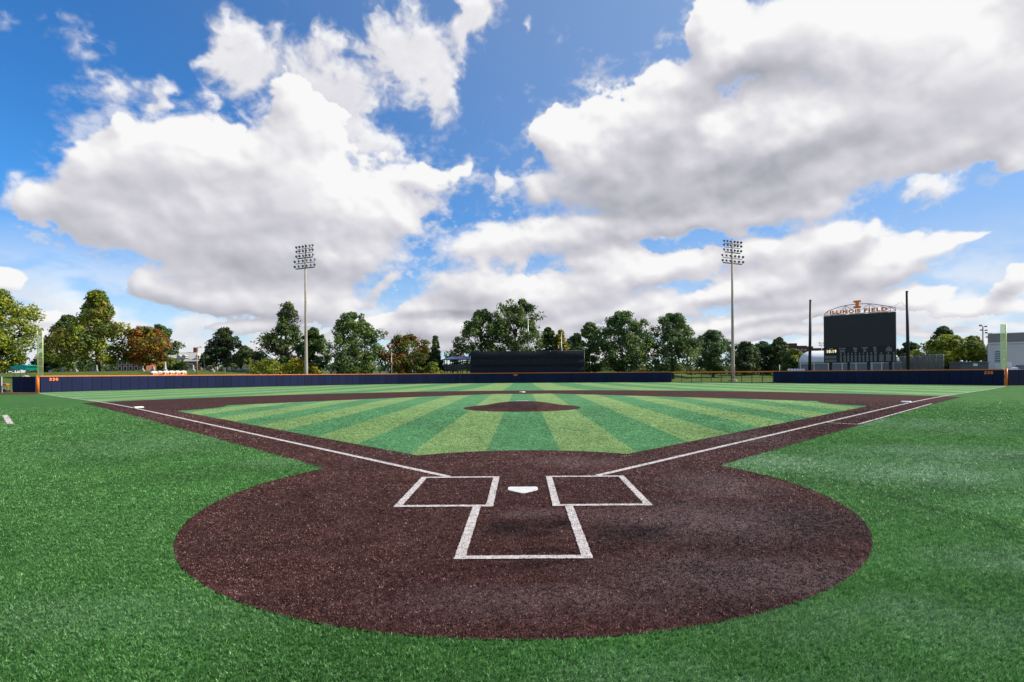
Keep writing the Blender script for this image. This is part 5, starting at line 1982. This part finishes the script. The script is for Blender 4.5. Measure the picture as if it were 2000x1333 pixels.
P_WHITE = pmat('white_car_paint', (.75, .75, .76), .25, .5)
P_RED = pmat('red_car_paint', (.45, .03, .02), .25, .5)
P_SILVER = pmat('silver_car_paint', (.45, .46, .48), .25, .5)
car('white car roof showing above the wall under the large tree', 1233, 152, P_WHITE, .1)
car('red car roof showing above the wall beside the white one', 1246, 154, P_RED, .1)
car('silver car seen through the gap between trunks right of the grey box', 1300, 160, P_SILVER, 0)
car('white car below the dark trees right of the right light tower', 1490, 172, P_WHITE, .2)
car('red car below the dark trees near the domed building', 1508, 176, P_RED, .15)


def box_truck():
    Y = 112
    x0, x1 = at(1932, 700, Y).x, at(1947, 700, Y).x
    b = base_at(1940, Y)
    z1 = at(1940, 709.5, Y).z - b.z
    root = thing('box_truck', 'white box truck parked in front of the big grey building', 'truck', (x0, Y - 2.5, b.z))
    W_ = x1 - x0
    MB().box((W_ / 2, 0, z1 / 2 + .25), (W_, 2.2, z1 - .5), bev=.04).build('cargo_box', P_WHITE, root)
    MB().box((W_ / 2, -1.115, z1 * .68), (W_ - .1, .03, .06)).build('side_stripe', M_GREYW, root)
    MB().box((W_ + .75, 0, z1 * .30 + .3), (1.5, 2.0, z1 * .55), bev=.12).build('cab', P_WHITE, root)
    MB().box((W_ + 1.1, -1.01, z1 * .44), (.7, .04, .5)).build('cab_window', M_WIN, root)
    for x in (.8, W_ + .8):
        MB().lathe([(.1, -.12), (.40, -.12), (.42, 0), (.40, .12), (.1, .12)], 14, 0, Matrix.Translation((x, -.95, .42)) @ Matrix.Rotation(R(90), 4, 'X')).build('wheel', M_BLACK, root, True)


box_truck()
for px0, px1, pt, Y, lb, m_ in ((1236, 1244, 717.5, 150, 'small grey shed beneath the left one of two large trees', M_STUCCO), (1277, 1291, 716, 148, 'grey slatted trailer beneath the second large tree', M_GREYW)):
    x0, x1 = at(px0, 720, Y).x, at(px1, 720, Y).x
    b = base_at((px0 + px1) / 2, Y)
    H = at(px0, pt, Y).z - b.z
    o = thing('storage_shed', lb, 'shed', ((x0 + x1) / 2, Y, b.z), 0, 'grey sheds under the trees')
    MB().box((0, 0, H / 2 - .1), (x1 - x0, 1.8, H), bev=.03).build('body', m_, o)
    MB().box((0, 0, H - .06), (x1 - x0 + .2, 2.1, .12)).build('roof', M_TAUPE, o)

# ---------------------------------------------------------------- pavilion
def pavilion():
    Y = 131
    b = base_at(897, Y)
    s = (Y - CAM_Y) / F
    Z = lambda py: at(897, py, Y).z - b.z
    X = lambda px: at(px, 720, Y).x - b.x
    root = thing('pavilion', 'raised viewing pavilion with low blue roof left of the black screen', 'pavilion', (b.x, Y, b.z))
    D_ = 5.0
    x0, x1 = X(866), X(930)
    ze, zp = Z(701.5), Z(696)
    vs = [(x0, 0, ze), (x1, 0, ze), (x1, D_, ze), (x0, D_, ze), (x0 + 1.9, D_ / 2, zp), (x1 - 2.2, D_ / 2, zp)]
    vs += [(x, y, z - .16) for x, y, z in vs[:4]]
    MB().add(vs, [(0, 1, 5, 4), (1, 2, 5), (2, 3, 4, 5), (3, 0, 4), (6, 7, 1, 0), (7, 8, 2, 1), (8, 9, 3, 2), (9, 6, 0, 3), (9, 8, 7, 6)]).build('roof', pmat('blue_roof', (.05, .065, .16), .35, .5, var=.1, vscale=1), root)
    zd = Z(721)
    MB().box(((x0 + x1) / 2, D_ / 2, zd), (x1 - x0 - .2, D_ - .3, .22)).build('deck', M_NAVYMETAL, root)
    for px in (868, 879, 899.5, 926):
        for y in (.3, D_ - .3):
            MB().box((X(px), y, ze / 2 - .2), (.22, .22, ze + .3)).build('post', M_NAVYMETAL, root)
    zr = Z(712.5)
    rail = MB()
    for y in (.2, D_ - .2):
        for z in (zr, zd + .2):
            rail.box(((x0 + x1) / 2, y, z), (x1 - x0 - .3, .07, .08))
    for k_ in range(26):
        rail.box((x0 + .2 + (x1 - x0 - .4) * k_ / 25, .2, (zr + zd) / 2), (.035, .035, zr - zd))
    rail.build('railing', M_NAVYMETAL, root)
    MB().box(((x0 + x1) / 2, .26, (zr + zd) / 2 + .05), (x1 - x0 - .4, .03, zr - zd - .25)).build('railing_mesh', netmat('dark_mesh', (.05, .055, .08), .6), root)


pavilion()

# ---------------------------------------------------------------- batting cage and nets right of the scoreboard
M_NET = netmat('grey_net', (.16, .17, .18), .42)
def net_cage(label, px0, px1, ptop, Y, depth, n):
    b = base_at((px0 + px1) / 2, Y)
    x0, x1 = at(px0, 720, Y).x - b.x, at(px1, 720, Y).x - b.x
    H = at(px0, ptop, Y).z - b.z
    root = thing('batting_cage', label, 'batting cage', (b.x, Y, b.z), 0, 'batting cages')
    pol = MB()
    for i in range(n):
        x = x0 + (x1 - x0) * i / (n - 1)
        for y in (0, depth):
            MB().tube([(x, y, -.2), (x, y, H)], .06, 6).build('post', M_STEEL, root, True)
    MB().tube([(x0, 0, H), (x1, 0, H), (x1, depth, H), (x0, depth, H), (x0, 0, H)], .045, 6).build('top_frame', M_STEEL, root)
    nt_ = MB()
    vs, fs = [], []
    m_ = 30
    for i in range(m_ + 1):
        for z in (0, H * .35, H * .7, H):
            vs.append((x0 + (x1 - x0) * i / m_, .12 * math.sin(i * 1.7) * (1 - z / H) - .05, z))
    for i in range(m_):
        for j in range(3):
            a = i * 4 + j
            fs.append((a, a + 1, a + 5, a + 4))
    nt_.add(vs, fs)
    nt_.add([(x, y + depth, z) for x, y, z in vs], fs)
    for x in (x0, x1):
        nt_.add([(x, 0, 0), (x, depth, 0), (x, depth, H), (x, 0, H)], [(0, 1, 2, 3)])
    nt_.build('netting', M_NET, root, True)


net_cage('long grey net enclosure between the scoreboard and the yellow-green tree', 1752, 1812, 697, 110, 4, 5)
net_cage('grey batting cage with pale front net left of the yellow-green tree', 1815, 1843, 693, 106, 5, 3)

# ---------------------------------------------------------------- lamp posts and poles
def post(label, px, ptop, Y, rad, mat, arms=(), cat='lamp post', name='lamp_post', group='lamp posts beyond the wall', pbase=None):
    b = base_at(px, Y)
    H = at(px, ptop, Y).z - b.z
    root = thing(name, label, cat, b, 0, group)
    MB().tube([(0, 0, -.2), (0, 0, H)], [rad, rad * .65], 8).build('shaft', mat, root, True)
    for dx_, dz, kind in arms:
        if kind == 'arm':
            MB().tube([(0, 0, H + dz), (dx_, 0, H + dz + .1)], .05, 6).build('arm', mat, root)
            MB().lathe([(.30, 0), (.26, .14), (.08, .22), (0, .24)], 12, 0, Matrix.Translation((dx_, 0, H + dz))).build('lamp_head', M_LAMP, root, True)
        elif kind == 'flood':
            MB().box((dx_, -.1, H + dz), (.7, .5, .42), bev=.06).build('lamp_head', M_LAMP, root)
        elif kind == 'bar':
            MB().box((0, 0, H + dz), (abs(dx_) * 2, .1, .10)).build('crossbar', mat, root)
        elif kind == 'box':
            MB().box((dx_, -.15, H + dz), (.5, .3, .6), bev=.04).build('signal_box', M_ORANGE, root)
    return root


post('dark street lamp with two arms left of the tall yellow-green tree', 112, 672, 150, .16, M_NAVYMETAL, ((-1.6, -.25, 'arm'), (1.2, -.1, 'arm')))
post('wooden pole with a lamp in front of the roofed house', 385, 680, 122, .14, pmat('pale_wood', (.36, .28, .20), .85, .15, var=.2), ((.9, .1, 'arm'),))
post('short dark lamp right of the wooden pole', 410, 716, 130, .10, M_NAVYMETAL, ((.3, .0, 'arm'), (-.3, .0, 'arm')))
post('slim pale pole with orange box in front of the autumn tree', 765, 688, 128, .10, M_GALV, ((-.9, -.15, 'flood'), (0.1, -2.9, 'box')))
post('short grey post by the dark trees left of the domed building', 1522.5, 713, 125, .11, M_GALV, ((.25, 0, 'bar'),))
for px, pt, Y, lb in ((1920.3, 637, 175, 'taller of two far floodlight poles left of the big grey building'), (1931, 651, 190, 'shorter far floodlight pole touching the grey building corner')):
    post(lb, px, pt, Y, .28, M_CONC, ((1.3, -.1, 'bar'), (1.3, -1.6, 'bar'), (-.9, .2, 'flood'), (.9, -.2, 'flood'), (-.5, -1.4, 'flood'), (1.0, -1.5, 'flood')), 'light pole', 'light_pole', 'far light poles')
post('far small floodlight mast just left of the scoreboard', 1605, 671, 250, .16, M_GALV, ((1.2, -.1, 'bar'), (-1.0, .2, 'flood'), (1.0, .2, 'flood'), (-.9, -.9, 'flood'), (.9, -.9, 'flood')), 'light pole', 'light_pole', 'far light poles')

# ---------------------------------------------------------------- grave stones
M_MARBLE = pmat('pale_marble', (.50, .49, .46), .7, .25, var=.15, vscale=1.5)
M_GRANITE = pmat('grey_granite', (.27, .27, .27), .6, .3, var=.15, vscale=2)


def stone(px, ptop, pw, Y, kind, label, mat=None):
    b = base_at(px, Y)
    s = (Y - CAM_Y) / F
    H = max(.7, at(px, ptop, Y).z - b.z)
    w_ = max(.35, pw * s)
    m_ = mat or M_MARBLE
    root = thing('grave_stone', label, 'grave stone', b, 0, 'grave stones on the far lawn')
    MB().box((0, 0, .12), (w_ * 1.5, w_ * 1.1, .5), bev=.03).build('plinth', M_GRANITE if m_ is M_MARBLE else M_MARBLE, root)
    if kind == 'obelisk':
        MB().lathe([(w_ * .62, .3), (w_ * .5, H * .25), (w_ * .46, H * .27), (w_ * .30, H * .93), (0, H)], 4, 0, Matrix.Rotation(R(45), 4, 'Z')).build('shaft', m_, root)
    elif kind == 'slab':
        ol = [(-w_ / 2, 0), (w_ / 2, 0), (w_ / 2, H * .75)] + [(w_ / 2 * math.cos(math.pi * k_ / 8), H * .75 + H * .22 * math.sin(math.pi * k_ / 8)) for k_ in range(1, 8)] + [(-w_ / 2, H * .75)]
        MB().prism(ol, -.14, .14, 0, Matrix.Translation((0, 0, .3)) @ Matrix.Rotation(R(90), 4, 'X')).build('slab', m_, root)
    elif kind == 'monument':
        MB().box((0, 0, H * .2), (w_, w_ * .6, H * .4), bev=.05).box((0, 0, H * .55), (w_ * .72, w_ * .5, H * .4), bev=.05).lathe([(w_ * .30, H * .75), (w_ * .26, H * .88), (0, H)], 14).build('monument_body', m_, root)
    elif kind == 'urn':
        MB().box((0, 0, H * .3), (w_ * .8, w_ * .8, H * .6), bev=.03).lathe([(w_ * .2, H * .6), (w_ * .36, H * .75), (w_ * .30, H * .92), (0, H)], 12).build('urn_column', m_, root)


STONES = [
    (7.5, 716, 3.5, 118, 'obelisk', 'pale obelisk stone at the far left edge below the huge tree'),
    (99.5, 724, 4, 120, 'urn', 'dark low stone beside the small tree right of the foul pole', M_GRANITE),
    (123, 718, 4.5, 122, 'obelisk', 'pale obelisk stone left of the tall yellow-green tree'),
    (147.5, 714, 5, 124, 'urn', 'stout pale column stone left of the tall yellow-green trunk'),
    (177, 723, 4, 128, 'slab', 'small slab stone left of a taller column stone'),
    (183, 714, 4.5, 126, 'urn', 'column stone just left of the tall yellow-green trunk'),
    (189, 713, 2.5, 123, 'obelisk', 'thin white obelisk beside the tall yellow-green trunk'),
    (214.5, 722, 3, 128, 'slab', 'lone small white slab between the tall trunk and the brick hall'),
    (279, 720, 4, 124, 'urn', 'pale stone under the rust tree'),
    (299, 722, 4, 130, 'slab', 'small slab above the orange and white canopies'),
    (322.5, 707, 5, 128, 'obelisk', 'tall white obelisk in front of the small bright tree'),
    (372, 722, 5, 138, 'slab', 'grey slab left of the wooden lamp pole', M_GRANITE),
    (377.5, 713, 4, 130, 'obelisk', 'white obelisk just left of the wooden lamp pole'),
    (399.5, 703, 3, 140, 'obelisk', 'slender grey obelisk against the dark evergreen', M_GRANITE),
    (415.5, 720.5, 4.5, 130, 'urn', 'white stone left of the dark evergreen trunk'),
    (423, 722, 3.5, 134, 'slab', 'small white slab under the dark evergreen'),
    (438.5, 723, 3, 132, 'slab', 'low slab beside the dark evergreen trunk'),
    (448.5, 721, 4.5, 136, 'slab', 'wide slab right of the dark evergreen trunk'),
    (465, 719, 6, 138, 'monument', 'squat pale monument right of the dark evergreen'),
    (477, 714, 8, 140, 'monument', 'large domed white monument on the lawn'),
    (484.5, 714, 2, 139, 'obelisk', 'thin white obelisk right of the domed monument'),
    (628, 719, 3.5, 130, 'obelisk', 'pale obelisk right of the golden shrub'),
    (646, 720, 3.5, 134, 'slab', 'first slab under the full round tree'),
    (654.5, 721, 3.5, 130, 'urn', 'stone under the left part of the full round tree'),
    (660, 720, 4, 136, 'slab', 'broad slab beside the round tree trunk'),
    (671, 719, 4, 138, 'slab', 'slab just left of the round tree trunk'),
    (709, 721, 3.5, 132, 'slab', 'slab under the right part of the full round tree'),
    (736, 718, 5, 130, 'obelisk', 'pale obelisk right of the full round tree'),
    (742, 722, 3, 136, 'slab', 'small slab left of the pale pole with orange box'),
    (755, 721, 3, 132, 'slab', 'thin slab beside the pale pole with orange box'),
    (760, 718, 4, 138, 'urn', 'urn stone behind the pale pole with orange box'),
    (801, 721, 3, 134, 'slab', 'slab right of the autumn tree trunk'),
    (806, 722, 3, 130, 'urn', 'low urn stone right of the autumn tree trunk'),
    (885, 721, 3, 140, 'slab', 'slab seen beneath the pavilion deck at left'),
    (894, 722, 3.5, 142, 'slab', 'slab seen beneath the pavilion deck at middle'),
    (912, 722, 3.5, 141, 'urn', 'stone seen beneath the pavilion deck at right'),
    (1200, 705, 3, 150, 'obelisk', 'tall white obelisk left of the first large tree trunk'),
]
for s_ in STONES:
    stone(*s_)

# ---------------------------------------------------------------- small things beyond the wall
M_NAVY = pmat('navy_cloth', (.02, .025, .08), .7)
M_WCLOTH = pmat('white_cloth', (.80, .79, .78), .7)
M_OCLOTH = pmat('orange_cloth', (.80, .17, .03), .7)


def canopy(label, px, ptop, pw, Y, full=True, group=None):
    b = base_at(px, Y)
    s = (Y - CAM_Y) / F
    H = at(px, ptop, Y).z - b.z
    r_ = pw * s / 2
    root = thing('domed_canopy', label, 'canopy', b, 0, group)
    MB().tube([(0, 0, -.1), (0, 0, H - .05)], .04, 6).build('pole', M_GALV, root)
    prof = [(r_, H - r_ * 1.5), (r_ * .98, H - r_ * .55), (r_ * .8, H - r_ * .25), (r_ * .45, H - r_ * .06), (0, H)]
    n = 16
    vs, fs, mi = [], [], []
    for r2, z in prof[:-1]:
        for k_ in range(n):
            t_ = 2 * math.pi * (k_ + .5) / n
            vs.append((r2 * math.cos(t_), r2 * math.sin(t_), z))
    vs.append((0, 0, H))
    mb_ = MB()
    for i in range(3):
        for k_ in range(n):
            k2 = (k_ + 1) % n
            fs.append((i * n + k_, i * n + k2, (i + 1) * n + k2, (i + 1) * n + k_))
            mi.append(1 if (full and i == 0 and k_ % 8 not in (2, 3, 4)) else 0)
    for k_ in range(n):
        fs.append((3 * n + k_, 3 * n + (k_ + 1) % n, 4 * n))
        mi.append(0)
    mb_.add(vs, fs)
    mb_.mi = mi
    mb_.build('cover', [M_WCLOTH, M_OCLOTH], root, True)
    if full:
        MB().box((0, -r_ * .97, H - r_ * .80), (r_ * 1.0, .05, r_ * .36), bev=.01).build('front_patch', M_NAVY, root)


for i, (px, pw, lb) in enumerate(((301, 14, 'widest orange and white canopy, first of six behind the left field wall'), (312.5, 8.5, 'small orange and white canopy, second of six behind the left field wall'),
                                  (323.5, 12, 'third of the six orange and white canopies, below the tall obelisk'), (335, 12, 'fourth of the six orange and white canopies behind the left field wall'),
                                  (346.5, 11.5, 'fifth of the six orange and white canopies behind the left field wall'), (358, 12, 'last orange and white canopy at the right end of the six'))):
    canopy(lb, px, 725.0 - (.6 if i > 1 else 0), pw, 97 + i * .8, True, 'orange and white canopies behind the left field wall')
for i in range(6):
    canopy('small white canopy in the row of six left of the domed building', 1541 + 5.6 * i, 720.5, 5.4, 112, False, 'row of small white canopies left of the domed building')

# teal graveside tent at far left
def teal_tent():
    Y = 96
    b = base_at(52, Y)
    X = lambda px: at(px, 720, Y).x - b.x
    Z = lambda py: at(52, py, Y).z - b.z
    root = thing('teal_tent', 'teal cloth tent on poles left of the left foul pole', 'tent', b)
    ol = [(X(32), Z(722)), (X(34), Z(716)), (X(50), Z(713)), (X(70), Z(715)), (X(66), Z(718)), (X(61), Z(724)), (X(50), Z(722))]
    MB().prism(ol, -1.3, 1.3, 0, Matrix.Rotation(R(90), 4, 'X')).build('cloth', pmat('teal_cloth', (.01, .38, .34), .6, .3, var=.25, vscale=1.5), root)
    for px in (36, 48, 60, 66):
        MB().tube([(X(px), -.9, -.2), (X(px), -.9, Z(720))], .04, 6).build('pole', M_STEEL, root)
    return b, X, Z


tb_, TX, TZ = teal_tent()
bm = bmesh.new()
bmesh.ops.create_icosphere(bm, subdivisions=3, radius=1)
rg_ = random.Random(3)
for v in bm.verts:
    v.co = Vector((v.co.x * .75, v.co.y * .6, max(-.1, v.co.z * .62))) * (1 + .10 * math.sin(v.co.x * 7) * math.cos(v.co.y * 5 + v.co.z * 4))
me = bpy.data.meshes.new('soil_mound')
bm.to_mesh(me)
bm.free()
me.materials.append(pmat('pale_soil', (.42, .33, .27), .9, .1, var=.15, vscale=4))
o = link('soil_mound', me)
o.location = Vector((at(51, 720, 95).x, 95, terrain(at(51, 720, 95).x, 95) + .05))
tag(o, 'pale heap of soil under the teal tent', 'soil heap')

# gate gap at the far left: hand cart, bucket, chain
def gap_things():
    Y = 73.5
    b = base_at(9, Y)
    root = thing('hand_cart', 'orange hand cart in the gate gap at the far left', 'hand cart', (b.x, Y, b.z + .05))
    MB().box((.1, 0, 1.05), (.75, .5, .18), bev=.04).build('tray', M_ORANGE, root)
    MB().tube([(-.15, -.2, .0), (-.1, -.2, 1.0)], .03, 6).tube([(.35, .2, .0), (.3, .2, 1.0)], .03, 6).tube([(-.3, 0, 1.1), (-.6, 0, 1.2)], .03, 6).build('leg_frame', M_ORANGE, root)
    MB().lathe([(.03, -.05), (.2, -.05), (.22, 0), (.2, .05), (.03, .05)], 14, 0, Matrix.Translation((.1, 0, .2)) @ Matrix.Rotation(R(90), 4, 'X')).build('wheel', M_BLACK, root, True)
    p = base_at(8.5, 72.9)
    bk = thing('bucket', 'blue bucket on the ground below the orange hand cart', 'bucket', (p.x, p.y, p.z + .03))
    MB().lathe([(.17, 0), (.22, .42), (.24, .42), (.24, .45), (.20, .45), (.16, .05)], 14).build('pail', pmat('blue_plastic', (.10, .25, .55), .4, .4), bk, True)
    MB().tube([(-.23, 0, .42), (-.12, 0, .58), (.12, 0, .58), (.23, 0, .42)], .012, 5).build('handle', M_GALV, bk)
    p = base_at(19, 72.9)
    pl_ = MB().box((0, 0, .12), (1.0, .35, .22), bev=.02).box((.1, .05, .30), (.7, .3, .14), bev=.02).build('plank_pile', pmat('raw_wood', (.45, .33, .22), .85, .15, var=.2))
    pl_.location = (p.x, p.y, p.z + .04)
    tag(pl_, 'low pile of pale boards in the gate gap', 'boards')
    q0, q1 = at(9, 748.5, 71.5), at(23, 749.5, 71.5)
    ch = MB().tube([q0, q0.lerp(q1, .5) + Vector((0, 0, -.05)), q1], .022, 6).build('gate_chain', M_TIE)
    tag(ch, 'pale chain hung across the gate gap at the far left', 'chain')


gap_things()
